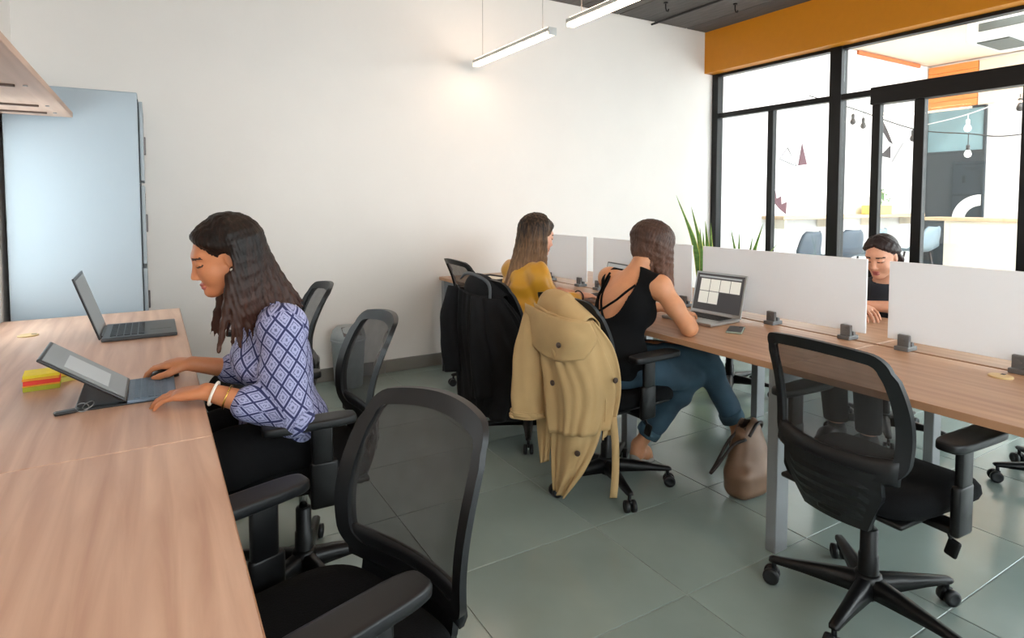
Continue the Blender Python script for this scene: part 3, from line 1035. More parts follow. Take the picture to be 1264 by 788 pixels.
# ------------------------------------------------------------------ things on the desks
emit('screen_grey', (120, 126, 128), 0.35)
emit('screen_dark', (58, 58, 60), 0.5)
emit('screen_light', (196, 196, 188), 0.55)
emit('screen_pale', (150, 156, 158), 0.45)
mat('kb_blue', (108, 128, 148), 0.5, vary=0.04)
mat('key_blue', (92, 112, 132), 0.5)
for nme, c in (('note_yellow', (250, 232, 60)), ('note_orange', (252, 176, 60)), ('note_red', (246, 74, 62)), ('note_green', (176, 182, 50)), ('note_lime', (226, 232, 130))):
    mat(nme, c, 0.7, vary=0.04, scale=40, stretch=(1, 1, 30))
mat('phone_green', (150, 164, 152), 0.25, 0.3)
mat('disc_tan', (206, 178, 128), 0.5)
mat('tray_dark', (48, 42, 40), 0.5)

def laptop(loc, rz, w, d, h, lean, mbody, mlid, mkey, label, scr='grid'):
    """hinge along local Y at origin; base to +x, lid leans to -x"""
    t = thing('laptop', label, 'laptop', loc, math.radians(rz))
    bm = bmesh.new(); rbox(bm, (d / 2, 0, 0.009), (d, w, 0.016), 0.005)
    base = finish('base', bm, mbody, t, False)
    bm = bmesh.new()
    cols, rows = 12, 5
    kw, kd = w * 0.80 / cols, d * 0.46 / rows
    for r_ in range(rows):
        for c in range(cols):
            rbox(bm, (d * 0.10 + kd * (r_ + 0.5), -w * 0.40 + kw * (c + 0.5), 0.0185), (kd * 0.84, kw * 0.84, 0.003), 0.0)
    finish('keyboard', bm, mkey, base)
    box_obj('trackpad', (d * 0.78, 0, 0.0172), (d * 0.30, w * 0.32, 0.001), mlid, base)
    R = Matrix.Rotation(-math.radians(lean), 4, 'Y')
    M = Matrix.Translation((0.0, 0, 0.014)) @ R
    bm = bmesh.new(); rbox(bm, (-0.004, 0, h / 2), (0.008, w, h), 0.003)
    bm.transform(M)
    lid = finish('lid', bm, mlid, t)
    bm = bmesh.new(); rbox(bm, (0.0006, 0, h / 2 + 0.004), (0.0012, w * 0.93, h * 0.88)); bm.transform(M)
    s = finish('screen', bm, 'screen_dark' if scr == 'grid' else scr, lid)
    if scr == 'grid':
        for r_ in range(2):
            for c in range(4):
                if r_ == 0 and c > 1:
                    continue
                b2 = bmesh.new()
                rbox(b2, (0.0016, -(-w * 0.36 + w * 0.20 * (c + 0.5)) * -1 if False else (w * 0.38 - w * 0.20 * (c + 0.5)) * -1, h * (0.30 + 0.30 * r_) + 0.02), (0.0008, w * 0.188, h * 0.285))
                b2.transform(M)
                finish('screen_window', b2, 'screen_light', s)
        b2 = bmesh.new(); rbox(b2, (0.0016, 0, h * 0.885), (0.0008, w * 0.84, h * 0.04)); b2.transform(M)
        finish('screen_bar', b2, 'screen_pale', s)
    bm = bmesh.new(); rod(bm, (0, -w * 0.36, 0.014), (0, w * 0.36, 0.014), 0.007, n=10)
    finish('hinge', bm, mlid, t)
    return t
laptop((-0.205, 3.305, 0.74), 0, 0.37, 0.29, 0.285, 18, 'device_dark_grey', 'device_black', 'key_black', 'open black laptop on the wooden desk before the locker', 'screen_grey')
laptop((2.53, 2.15, 0.74), 184, 0.31, 0.235, 0.225, 14, 'aluminium', 'aluminium', 'key_black', 'open silver laptop showing grey panels before the woman in the black top')
laptop((2.50, 2.92, 0.74), 172, 0.31, 0.225, 0.21, 14, 'aluminium', 'device_dark_grey', 'key_black', 'open laptop with a dark rim before the woman in yellow', 'screen_pale')

# tablet computer on a folding stand with detached keyboard
tb = thing('tablet_computer', 'tablet tilted low on a black folding stand with a blue-grey keyboard', 'tablet', (-0.08, 2.245, 0.74))
bm = bmesh.new()
M = Matrix.Translation((0.0, 0, 0.012)) @ Matrix.Rotation(-math.radians(54), 4, 'Y')
rbox(bm, (0, 0, 0.130), (0.009, 0.255, 0.26), 0.004); bm.transform(M)
pt = finish('tablet', bm, 'device_black', tb)
bm = bmesh.new(); rbox(bm, (0.0050, 0, 0.130), (0.0012, 0.235, 0.238)); bm.transform(M)
ps = finish('screen', bm, 'screen_grey', pt)
bm = bmesh.new(); rbox(bm, (0.0058, -0.01, 0.128), (0.0008, 0.15, 0.13)); bm.transform(M)
finish('screen_page', bm, 'screen_pale', ps)
bm = bmesh.new()
prism(bm, [(-0.005, 0.004), (-0.115, 0.004), (-0.125, 0.012), (-0.104, 0.078), (-0.098, 0.078)], Matrix(((1, 0, 0, 0), (0, 0, 1, -0.10), (0, 1, 0, 0), (0, 0, 0, 1))), 0.20)
bmesh.ops.recalc_face_normals(bm, faces=bm.faces)
finish('stand', bm, 'device_black', tb)
box_obj('base_plate', (-0.03, 0, 0.003), (0.20, 0.25, 0.006), 'device_black', tb, 0.002)
bm = bmesh.new(); rbox(bm, (0.065, 0, 0.008), (0.13, 0.255, 0.010), 0.003)
kb = finish('keyboard', bm, 'kb_blue', tb)
bm = bmesh.new()
for r_ in range(5):
    for c in range(12):
        rbox(bm, (0.018 + 0.0185 * r_ + 0.008, -0.118 + 0.0197 * (c + 0.5), 0.0138), (0.0155, 0.0165, 0.0025))
finish('keys', bm, 'key_blue', kb)

ms = thing('computer_mouse', 'black computer mouse under the hand of the woman in the patterned blouse', 'mouse', (0.02, 2.412, 0.74), math.radians(150))
bm = bmesh.new()
bmesh.ops.create_uvsphere(bm, u_segments=20, v_segments=12, radius=1.0)
for v in bm.verts:
    v.co = Vector((v.co.x * 0.052, v.co.y * 0.031, max(0, v.co.z) * (0.030 - 0.006 * v.co.x)))
finish('shell', bm, 'device_black', ms, True)
bm = bmesh.new(); lathe(bm, [(0.006, -0.003), (0.008, 0), (0.006, 0.003)], 12, Matrix.Translation((0.03, 0, 0.022)) @ Matrix.Rotation(math.pi / 2, 4, 'X'))
finish('wheel', bm, 'device_dark_grey', ms)

kr = thing('key_ring', 'small black fob on a wire ring lying by the tablet stand', 'keys', (-0.21, 2.125, 0.74), 0.2)
bm = bmesh.new(); rbox(bm, (-0.02, 0, 0.005), (0.055, 0.026, 0.010), 0.005)
finish('fob', bm, 'device_black', kr)
for k, (cx, cz, r) in enumerate(((0.02, 0.010, 0.016), (0.035, 0.013, 0.014))):
    bm = bmesh.new(); tube(bm, [(cx + r * math.cos(a), r * math.sin(a), cz + 0.008 * math.sin(a + k)) for a in [2 * math.pi * i / 16 for i in range(16)]], 0.0016, 5, True)
    finish('ring', bm, 'metal_grey', kr)

nt_ = thing('sticky_notes', 'block of sticky notes in yellow, orange, red and green', 'sticky notes', (-0.325, 2.475, 0.74), math.radians(4))
z = 0.0
for m_, h_ in (('note_green', 0.015), ('note_orange', 0.005), ('note_red', 0.014), ('note_orange', 0.008), ('note_yellow', 0.010)):
    box_obj('note_pad', (0, 0, z + h_ / 2), (0.096, 0.09, h_ - 0.0005), m_, nt_, 0.001, (0, 0, random.uniform(-0.04, 0.04)), seg=1)
    z += h_
sn = thing('sticky_pad', 'thin pale yellow sticky pad tucked behind the block of notes', 'sticky notes', (-0.265, 2.545, 0.74), math.radians(20))
box_obj('pad', (0, 0, 0.009), (0.07, 0.075, 0.018), 'note_lime', sn, 0.001)
box_obj('top_sheet', (0.004, 0.002, 0.0195), (0.07, 0.075, 0.002), 'note_yellow', sn, 0.0, (0, 0.05, 0.08))

def disc(x, y, label, r=0.04):
    t = thing('cable_grommet', label, 'grommet', (x, y, 0.74))
    bm = bmesh.new(); lathe(bm, [(r, 0), (r, 0.004), (r * 0.92, 0.006), (r * 0.5, 0.0065), (0.002, 0.0065)], 24)
    c = finish('cap', bm, 'disc_tan', t)
    box_obj('slot', (r * 0.55, 0, 0.0066), (r * 0.5, 0.012, 0.001), 'tray_dark', t)
disc(-0.50, 3.46, 'tan round cable grommet in the desk holding the black laptop')
disc(2.525, 0.90, 'pale tan disc lying on the bench desk by a grey clamp', 0.036)

ph = thing('phone', 'slim green-silver phone lying on the bench desk beside the silver laptop', 'phone', (2.355, 1.875, 0.74), math.radians(-58))
bm = bmesh.new(); rbox(bm, (0, 0, 0.0045), (0.072, 0.148, 0.009), 0.004)
finish('body', bm, 'phone_green', ph)
box_obj('glass', (0, 0, 0.0093), (0.066, 0.140, 0.0006), 'device_dark_grey', ph)
box_obj('camera_bump', (0.02, 0.055, 0.0100), (0.018, 0.03, 0.0014), 'device_black', ph)

tr = thing('desk_tray', 'dark shallow tray lying on the bench desk by the back wall', 'tray', (2.27, 4.08, 0.74), math.radians(12))
bm = bmesh.new()
rbox(bm, (0, 0, 0.005), (0.20, 0.30, 0.010), 0.003)
finish('bottom', bm, 'tray_dark', tr)
for c, s in (((0.095, 0, 0.014), (0.012, 0.30, 0.028)), ((-0.095, 0, 0.014), (0.012, 0.30, 0.028)), ((0, 0.145, 0.014), (0.20, 0.012, 0.028)), ((0, -0.145, 0.014), (0.20, 0.012, 0.028))):
    box_obj('rim', c, s, 'tray_dark', tr, 0.004)
box_obj('paper_stack', (0, 0, 0.014), (0.15, 0.24, 0.008), 'cream', tr, 0.002)

# ------------------------------------------------------------------ waste bin
wb = thing('waste_bin', 'grey plastic waste bin with a swing lid against the back wall', 'bin', (1.21, 4.36, 0))
bm = bmesh.new(); lathe(bm, [(0.095, 0.0), (0.100, 0.006), (0.120, 0.335), (0.126, 0.34), (0.126, 0.355), (0.118, 0.36)], 32)
finish('body', bm, 'bin_grey', wb, True)
bm = bmesh.new(); lathe(bm, [(0.126, 0.352), (0.124, 0.372), (0.112, 0.415), (0.085, 0.440), (0.05, 0.448), (0.01, 0.45)], 32)
ld_ = finish('lid', bm, 'bin_grey', wb, True)
box_obj('flap', (0.0, -0.085, 0.418), (0.13, 0.09, 0.006), 'frame_grey', ld_, 0.002, (0.62, 0, 0))

# ------------------------------------------------------------------ snake plants by the window
mat('snake_leaf', (96, 138, 62), 0.45, vary=0.35, scale=9, stretch=(1, 1, 4))
mat('leaf_edge', (206, 206, 96), 0.5)
def snake_plant(x, y, leaves, label):
    t = thing('snake_plant', label, 'plant', (x, y, 0))
    bm = bmesh.new(); lathe(bm, [(0.11, 0), (0.12, 0.01), (0.165, 0.42), (0.17, 0.43), (0.155, 0.43), (0.150, 0.40)], 28)
    finish('pot', bm, 'pot_white', t, True)
    bm = bmesh.new(); lathe(bm, [(0.15, 0.385), (0.148, 0.40), (0.002, 0.405)], 24)
    finish('soil', bm, 'soil', t)
    for (bx, by, tx_, ty_, tz, w) in leaves:
        bm = bmesh.new()
        n = 14
        P = spline([(bx, by, 0.40), (bx + (tx_ - bx) * 0.25, by + (ty_ - by) * 0.25, 0.40 + (tz - 0.4) * 0.5), (tx_, ty_, tz)], n)
        side = Vector((0.55, -0.83, 0)).normalized()
        nor = Vector((0.83, 0.55, 0))
        rows = []
        for i, p in enumerate(P):
            q = i / (n - 1)
            ww = w * (0.55 + 0.45 * math.sin(math.pi * min(1, q * 1.3))) * (1 - q ** 4) + 0.0008
            p = Vector(p)
            rows.append([bm.verts.new(p + side * ww * u + nor * (0.35 * ww * u * u)) for u in (-1, -0.78, 0, 0.78, 1)])
        for i in range(n - 1):
            for k in range(4):
                f = bm.faces.new((rows[i][k], rows[i][k + 1], rows[i + 1][k + 1], rows[i + 1][k]))
                f.material_index = 1 if k in (0, 3) else 0
        o = finish('leaf', bm, ['snake_leaf', 'leaf_edge'], t, True)
        md = o.modifiers.new('thick', 'SOLIDIFY'); md.thickness = 0.004
snake_plant(4.70, 4.12, [(-0.02, 0.03, -0.10, 0.30, 1.42, 0.032), (0.0, 0.0, -0.02, 0.17, 1.30, 0.034), (0.04, -0.02, 0.05, 0.05, 1.16, 0.034), (0.02, -0.06, 0.03, -0.04, 1.14, 0.030), (-0.05, -0.02, -0.06, 0.02, 1.10, 0.030), (0.06, 0.05, 0.10, 0.12, 1.05, 0.03)],
            'snake plant with tall pointed leaves in the corner beside the window')
snake_plant(4.70, 3.66, [(0.0, -0.03, 0.0, -0.19, 1.15, 0.030), (-0.02, 0.03, -0.02, 0.14, 1.10, 0.026), (0.02, 0.0, 0.02, -0.07, 1.03, 0.028), (0.0, 0.06, 0.0, 0.06, 1.06, 0.026), (0.05, 0.02, 0.06, -0.3, 0.98, 0.026)],
            'snake plant with shorter splayed leaves behind the frosted screen')

# ------------------------------------------------------------------ organic shapes: smooth-blended distance field -> surface net
A3 = lambda *p: np.array(p, dtype=np.float64)
def unit(v):
    v = np.asarray(v, float)
    return v / np.linalg.norm(v)

class Field:
    def __init__(s, lo, hi, h):
        s.lo, s.h = np.asarray(lo, float), h
        s.n = (np.ceil((np.asarray(hi) - s.lo) / h).astype(int) + 1)
        s.F = np.full(s.n, 9.0, np.float32)
    def like(s):
        g = Field(s.lo, s.lo + s.h, s.h)
        g.n = s.n.copy(); g.F = np.full(s.n, 9.0, np.float32)
        return g
    def _grid(s, lo, hi):
        a = np.maximum(np.floor((lo - s.lo) / s.h).astype(int), 0)
        b = np.minimum(np.ceil((hi - s.lo) / s.h).astype(int) + 1, s.n)
        if np.any(b <= a):
            return None
        sl = tuple(slice(int(i), int(j)) for i, j in zip(a, b))
        ax = [(s.lo[k] + s.h * np.arange(a[k], b[k])).astype(np.float32) for k in range(3)]
        X, Y, Z = ax[0][:, None, None], ax[1][None, :, None], ax[2][None, None, :]
        return sl, X, Y, Z
    def _comb(s, sl, d, k, op):
        F = s.F[sl]
        if op == 'u':
            if k > 0:
                h = np.clip(0.5 + 0.5 * (F - d) / k, 0, 1)
                F[...] = np.where(F > 5, d, F + (d - F) * h - k * h * (1 - h))
            else:
                np.minimum(F, d, out=F)
        elif op == 's':
            d = -d
            if k > 0:
                h = np.clip(0.5 - 0.5 * (F - d) / k, 0, 1)
                F[...] = F + (d - F) * h + k * h * (1 - h)
            else:
                np.maximum(F, d, out=F)
    def cone(s, a, b, ra, rb, k=0.0, op='u'):
        a, b = np.asarray(a, float), np.asarray(b, float)
        m = max(ra, rb) + k + 2.5 * s.h
        g = s._grid(np.minimum(a, b) - m, np.maximum(a, b) + m)
        if g is None: return
        sl, X, Y, Z = g
        ab = (b - a).astype(np.float32)
        L2 = float(ab @ ab) + 1e-12
        px, py, pz = X - np.float32(a[0]), Y - np.float32(a[1]), Z - np.float32(a[2])
        t = np.clip((px * ab[0] + py * ab[1] + pz * ab[2]) / L2, 0, 1)
        d = np.sqrt((px - t * ab[0]) ** 2 + (py - t * ab[1]) ** 2 + (pz - t * ab[2]) ** 2) - (ra + (rb - ra) * t)
        s._comb(sl, d, k, op)
    def chain(s, pts, rad, k=0.0, op='u'):
        for i in range(len(pts) - 1):
            s.cone(pts[i], pts[i + 1], rad[i], rad[i + 1], k, op)
    def ell(s, c, r, R=None, k=0.0, op='u'):
        c, r = np.asarray(c, float), np.asarray(r, float)
        m = max(r) + k + 2.5 * s.h
        g = s._grid(c - m, c + m)
        if g is None: return
        sl, X, Y, Z = g
        px, py, pz = X - np.float32(c[0]), Y - np.float32(c[1]), Z - np.float32(c[2])
        if R is not None:
            R = np.asarray(R, np.float32)
            q = [px * R[0, i] + py * R[1, i] + pz * R[2, i] for i in range(3)]
        else:
            q = [px, py, pz]
        k0 = np.sqrt(sum((q[i] / np.float32(r[i])) ** 2 for i in range(3)))
        k1 = np.sqrt(sum((q[i] / np.float32(r[i] ** 2)) ** 2 for i in range(3))) + 1e-6
        s._comb(sl, k0 * (k0 - 1) / k1, k, op)
    def box(s, c, hs, R=None, rd=0.01, k=0.0, op='u'):
        c, hs = np.asarray(c, float), np.asarray(hs, float)
        m = float(np.linalg.norm(hs)) + k + 2.5 * s.h
        g = s._grid(c - m, c + m)
        if g is None: return
        sl, X, Y, Z = g
        px, py, pz = X - np.float32(c[0]), Y - np.float32(c[1]), Z - np.float32(c[2])
        if R is not None:
            R = np.asarray(R, np.float32)
            q = [px * R[0, i] + py * R[1, i] + pz * R[2, i] for i in range(3)]
        else:
            q = [px, py, pz]
        w = [np.abs(q[i]) - np.float32(hs[i] - rd) for i in range(3)]
        d = np.sqrt(sum(np.maximum(v, 0) ** 2 for v in w)) + np.minimum(np.maximum(np.maximum(w[0], w[1]), w[2]), 0) - rd
        s._comb(sl, d, k, op)
    def half(s, p, n, k=0.004):
        """keep the side of the plane that the normal n points away from"""
        n = unit(n)
        ax = [(s.lo[i] + s.h * np.arange(s.n[i])).astype(np.float32) for i in range(3)]
        d = -((ax[0] - p[0])[:, None, None] * n[0] + (ax[1] - p[1])[None, :, None] * n[1] + (ax[2] - p[2])[None, None, :] * n[2])
        s._comb((slice(None),) * 3, d.astype(np.float32), k, 's')
    def cut(s, other, k=0.0):
        np.maximum(s.F, -other, out=s.F)
    def ripple(s, fn):
        ax = [(s.lo[i] + s.h * np.arange(s.n[i])).astype(np.float32) for i in range(3)]
        m = np.abs(s.F) < 0.05
        i, j, k = np.nonzero(m)
        s.F[m] += fn(ax[0][i], ax[1][j], ax[2][k]).astype(np.float32)
    def mesh(s):
        F = s.F
        I = F < 0
        c = [I[i:I.shape[0] - 1 + i, j:I.shape[1] - 1 + j, k:I.shape[2] - 1 + k] for i in (0, 1) for j in (0, 1) for k in (0, 1)]
        anyv, allv = c[0].copy(), c[0].copy()
        for q in c[1:]:
            anyv |= q; allv &= q
        cell = anyv & ~allv
        ci = np.argwhere(cell)
        idx = np.full(cell.shape, -1, np.int32)
        idx[cell] = np.arange(len(ci))
        offs = [(i, j, k) for i in (0, 1) for j in (0, 1) for k in (0, 1)]
        V = np.stack([F[ci[:, 0] + o[0], ci[:, 1] + o[1], ci[:, 2] + o[2]] for o in offs], 1).astype(np.float64)
        acc, cnt = np.zeros((len(ci), 3)), np.zeros(len(ci))
        for a in range(8):
            for b in range(a + 1, 8):
                oa, ob = np.array(offs[a]), np.array(offs[b])
                if np.abs(oa - ob).sum() != 1: continue
                va, vb = V[:, a], V[:, b]
                m = (va < 0) != (vb < 0)
                t = np.where(m, va / np.where(m, va - vb, 1), 0)
                acc += np.where(m[:, None], oa + t[:, None] * (ob - oa), 0)
                cnt += m
        P = s.lo + s.h * (ci + acc / cnt[:, None])
        quads = []
        for ax in range(3):
            sl0, sl1 = [slice(None)] * 3, [slice(None)] * 3
            sl0[ax], sl1[ax] = slice(0, -1), slice(1, None)
            A, B = I[tuple(sl0)], I[tuple(sl1)]
            e = np.argwhere(A != B)
            u, v = (ax + 1) % 3, (ax + 2) % 3
            ok = (e[:, u] > 0) & (e[:, v] > 0) & (e[:, u] < cell.shape[u]) & (e[:, v] < cell.shape[v])
            e = e[ok]
            inside = A[e[:, 0], e[:, 1], e[:, 2]]
            def at(du, dv):
                q = e.copy(); q[:, u] += du; q[:, v] += dv
                return idx[q[:, 0], q[:, 1], q[:, 2]]
            q = np.stack([at(-1, -1), at(0, -1), at(0, 0), at(-1, 0)], 1)
            q[~inside] = q[~inside][:, ::-1]
            quads.append(q)
        return P, np.concatenate(quads)

def np_mesh(name, P, Q, mats, parent, origin=(0, 0, 0), face_mat=None, relax=1, uv=None):
    P, Q = P.copy(), Q
    for _ in range(relax):
        acc, cnt = np.zeros_like(P), np.zeros(len(P))
        for a in range(4):
            for b in ((a + 1) % 4, (a + 3) % 4):
                np.add.at(acc, Q[:, a], P[Q[:, b]]); np.add.at(cnt, Q[:, a], 1)
        P = 0.5 * P + 0.5 * acc / np.maximum(cnt, 1)[:, None]
    me = bpy.data.meshes.new(name)
    me.vertices.add(len(P)); me.loops.add(Q.size); me.polygons.add(len(Q))
    me.vertices.foreach_set('co', (P - np.asarray(origin)).astype(np.float32).ravel())
    me.loops.foreach_set('vertex_index', Q.astype(np.int32).ravel())
    me.polygons.foreach_set('loop_start', np.arange(0, Q.size, 4, dtype=np.int32))
    me.polygons.foreach_set('loop_total', np.full(len(Q), 4, np.int32))
    me.polygons.foreach_set('use_smooth', np.ones(len(Q), bool))
    for m in (mats if isinstance(mats, (list, tuple)) else [mats]):
        me.materials.append(MATS[m])
    if face_mat is not None:
        me.polygons.foreach_set('material_index', face_mat(P[Q].mean(1)).astype(np.int32))
    if uv is not None:
        U = uv(P)
        at = me.attributes.new('cloth_uv', 'FLOAT_VECTOR', 'POINT')
        at.data.foreach_set('vector', U.astype(np.float32).ravel())
    me.update(); me.validate()
    o = bpy.data.objects.new(name, me)
    link(o, parent)
    return o

# ---- anatomy helpers -------------------------------------------------------
def frame(fwd, up):
    f = unit(fwd); l = unit(np.cross(up, f)); u = np.cross(f, l)
    return np.stack([f, l, u], 1)          # columns: forward, left, up

def head_prims(F, O, R, s=1.0, neck=None):
    W = lambda x, y, z: O + R @ (A3(x, y, z) * s)
    e = lambda c, r, k=0.012, op='u': F.ell(W(*c), np.array(r) * s, R, k * s, op)
    e((-0.014, 0, 0.036), (0.094, 0.074, 0.080), 0)
    e((0.028, 0, -0.022), (0.062, 0.060, 0.082), 0.025)
    for y in (-1, 1):
        F.cone(W(0.0, 0.050 * y, -0.045), W(0.058, 0.018 * y, -0.088), 0.020 * s, 0.016 * s, 0.02 * s)
        e((0.056, 0.030 * y, -0.028), (0.026, 0.026, 0.028), 0.02)
    e((0.071, 0, -0.088), (0.021, 0.022, 0.018), 0.02)
    e((0.068, 0, 0.032), (0.020, 0.048, 0.014), 0.02)
    for y in (-1, 1):
        e((0.098, 0.031 * y, 0.008), (0.016, 0.017, 0.010), 0.010, 's')
        e((0.073, 0.031 * y, 0.007), (0.0155, 0.0155, 0.0125), 0.003)     # closed-down lids
    F.cone(W(0.083, 0, 0.016), W(0.101, 0, -0.026), 0.0075 * s, 0.0092 * s, 0.010 * s)
    e((0.102, 0, -0.030), (0.0095, 0.010, 0.0085), 0.006)
    for y in (-1, 1):
        e((0.093, 0.0105 * y, -0.034), (0.009, 0.008, 0.0075), 0.005)
    e((0.0875, 0, -0.0570), (0.0100, 0.021, 0.0050), 0.005)
    e((0.0865, 0, -0.0685), (0.0095, 0.0185, 0.0060), 0.005)
    e((0.098, 0, -0.0628), (0.006, 0.018, 0.0012), 0.003, 's')
    for y in (-1, 1):
        e((-0.006, 0.072 * y, -0.004), (0.014, 0.008, 0.026), 0.006)
        e((-0.001, 0.083 * y, 0.0), (0.008, 0.005, 0.016), 0.004, 's')
    if neck is not None:
        F.chain([W(-0.022, 0, -0.035), W(-0.024, 0, -0.085), neck], [0.050 * s, 0.048 * s, 0.056 * s], 0.02 * s)

def face_regions(O, R, s=1.0):
    """0 skin, 1 lips, 2 brows and lashes"""
    def fn(C):
        q = (C - O) @ R / s
        x, y, z = q[:, 0], np.abs(q[:, 1]), q[:, 2]
        m = np.zeros(len(C))
        lips = (x > 0.081) & ((((y / 0.0215) ** 2 + ((z + 0.0570) / 0.0065) ** 2) < 1) | (((y / 0.019) ** 2 + ((z + 0.0690) / 0.0075) ** 2) < 1))
        m[lips] = 1
        arc = 0.0285 - 7.0 * (y - 0.030) ** 2
        m[(x > 0.05) & (y > 0.012) & (y < 0.052) & (np.abs(z - arc) < 0.0042)] = 2
        lash = 0.0005 + 9.0 * (y - 0.031) ** 2
        m[(x > 0.06) & (y > 0.016) & (y < 0.048) & (np.abs(z - lash) < 0.0026)] = 2
        return m
    return fn

def hand_prims(F, w, fwd, up, thumb, curl=(18, 30, 22), s=1.0, k=0.006, spread=1.0):
    w, fwd, up = np.asarray(w, float), unit(fwd), np.asarray(up, float)
    up = unit(up - fwd * (up @ fwd))
    t = np.cross(up, fwd); t = t * (1 if t @ np.asarray(thumb) > 0 else -1)
    F.ell(w + fwd * 0.045 * s, np.array([0.052, 0.036, 0.016]) * s, np.stack([fwd, t, up], 1), 0.012)
    for i in range(4):
        lat = (0.030 - 0.0205 * i) * s
        K = w + fwd * (0.086 - 0.004 * abs(i - 1) ** 1.5) * s + t * lat + up * 0.002
        F.cone(w + fwd * 0.012 * s + t * lat * 0.45, K, 0.015 * s, 0.0108 * s, 0.010)
        L = np.array([0.042, 0.026, 0.021]) * s * (0.95, 1.06, 1.0, 0.80)[i]
        d0 = unit(fwd + t * (0.13 - 0.085 * i) * spread)
        ang, p = 0.0, K
        rr = np.array([0.0090, 0.0082, 0.0074, 0.0062]) * s * (1, 1, 0.97, 0.88)[i]
        for j in range(3):
            ang += math.radians(curl[j] * (1 + 0.08 * i))
            q = p + (d0 * math.cos(ang) - up * math.sin(ang)) * L[j]
            F.cone(p, q, rr[j], rr[j + 1], 0.0025)
            p = q
    b = w + fwd * 0.022 * s + t * 0.022 * s - up * 0.004
    m = b + unit(fwd * 0.62 + t * 0.72 - up * 0.25) * 0.042 * s
    n = m + unit(fwd * 0.90 + t * 0.30 - up * 0.28) * 0.032 * s
    e_ = n + unit(fwd * 1.0 + t * 0.02 - up * 0.20) * 0.022 * s
    F.chain([b, m, n, e_], [0.0155 * s, 0.0118 * s, 0.0100 * s, 0.0075 * s], 0.006)

def torso_prims(F, J, off=0.0, s=1.0, k=0.05, bust=True, lower=True):
    """pelvis, waist, ribcage, shoulder girdle; J gives points, frames follow the spine"""
    lat = unit(J['sh_l'] - J['sh_r'])
    def fr(a, b):
        u = unit(b - a); l = unit(lat - u * (lat @ u)); return np.stack([np.cross(l, u), l, u], 1)
    R1, R2 = fr(J['pelvis'], J['waist']), fr(J['waist'], J['neck'])
    o = off
    if lower:
        F.ell(J['pelvis'], (0.112 * s + o, 0.165 * s + o, 0.115 * s + o), R1, 0)
    F.ell(J['waist'], (0.088 * s + o, 0.122 * s + o, 0.125 * s + o), R1, k)
    F.ell(J['chest'], (0.098 * s + o, 0.142 * s + o, 0.145 * s + o), R2, k)
    up = R2[:, 2]
    F.cone(J['sh_l'] * 0.93 + J['sh_r'] * 0.07, J['sh_r'] * 0.93 + J['sh_l'] * 0.07, 0.047 * s + o, 0.047 * s + o, k * 0.9)
    F.cone(J['neck'], J['chest'], 0.055 * s + o, 0.075 * s + o, k * 0.8)
    if bust:
        for sd in (-1, 1):
            F.ell(J['chest'] + R2[:, 0] * 0.068 * s + R2[:, 1] * 0.058 * s * sd - up * 0.01, (0.055 * s + o, 0.058 * s + o, 0.062 * s + o), R2, 0.03)

def arm_prims(F, sh, el, wr, off=0.0, s=1.0, k=0.02):
    sh, el, wr = map(np.asarray, (sh, el, wr))
    F.ell(sh, (0.052 * s + off,) * 3, None, 0.04)
    F.chain([sh, sh * 0.5 + el * 0.5, el], [0.047 * s + off, 0.043 * s + off, 0.037 * s + off], k)
    F.chain([el, el * 0.65 + wr * 0.35, wr], [0.037 * s + off, 0.037 * s + off, 0.0255 * s + off], k)

def leg_prims(F, hip, knee, ank, off=0.0, s=1.0, k=0.03, taper=1.0):
    hip, knee, ank = map(np.asarray, (hip, knee, ank))
    F.chain([hip, hip * 0.5 + knee * 0.5, knee], [0.088 * s + off, 0.076 * s + off, 0.058 * s + off], k)
    F.chain([knee, knee * 0.68 + ank * 0.32, ank], [0.056 * s + off, 0.054 * s + off, 0.034 * s + off * taper], k)

def foot_prims(F, ank, toe, off=0.0, k=0.02):
    ank, toe = np.asarray(ank, float), np.asarray(toe, float)
    d = unit(toe - ank)
    F.chain([ank, ank - A3(0, 0, 0.035) - d * A3(1, 1, 0) * 0.02], [0.036 + off, 0.030 + off], k)
    F.chain([ank - A3(0, 0, 0.035) - d * A3(1, 1, 0) * 0.02, ank * 0.4 + toe * 0.6 + A3(0, 0, -0.005), toe], [0.030 + off, 0.034 + off, 0.022 + off], k)

def wrinkle(seed, amp=0.006, f=26.0, drop=0.6):
    r = np.random.RandomState(seed)
    a = r.uniform(-1, 1, (6, 3)) * f
    a[:, 2] *= drop
    ph = r.uniform(0, 6.28, 6)
    def fn(X, Y, Z):
        v = 0
        for i in range(6):
            w = np.sin(X * a[i, 0] * 0.5 + Z * a[i, 2] * 0.4 + ph[i]) * 1.2
            v = v + np.sin(X * a[i, 0] + Y * a[i, 1] + Z * a[i, 2] + ph[i] + w)
        return amp * v / 3.0
    return fn

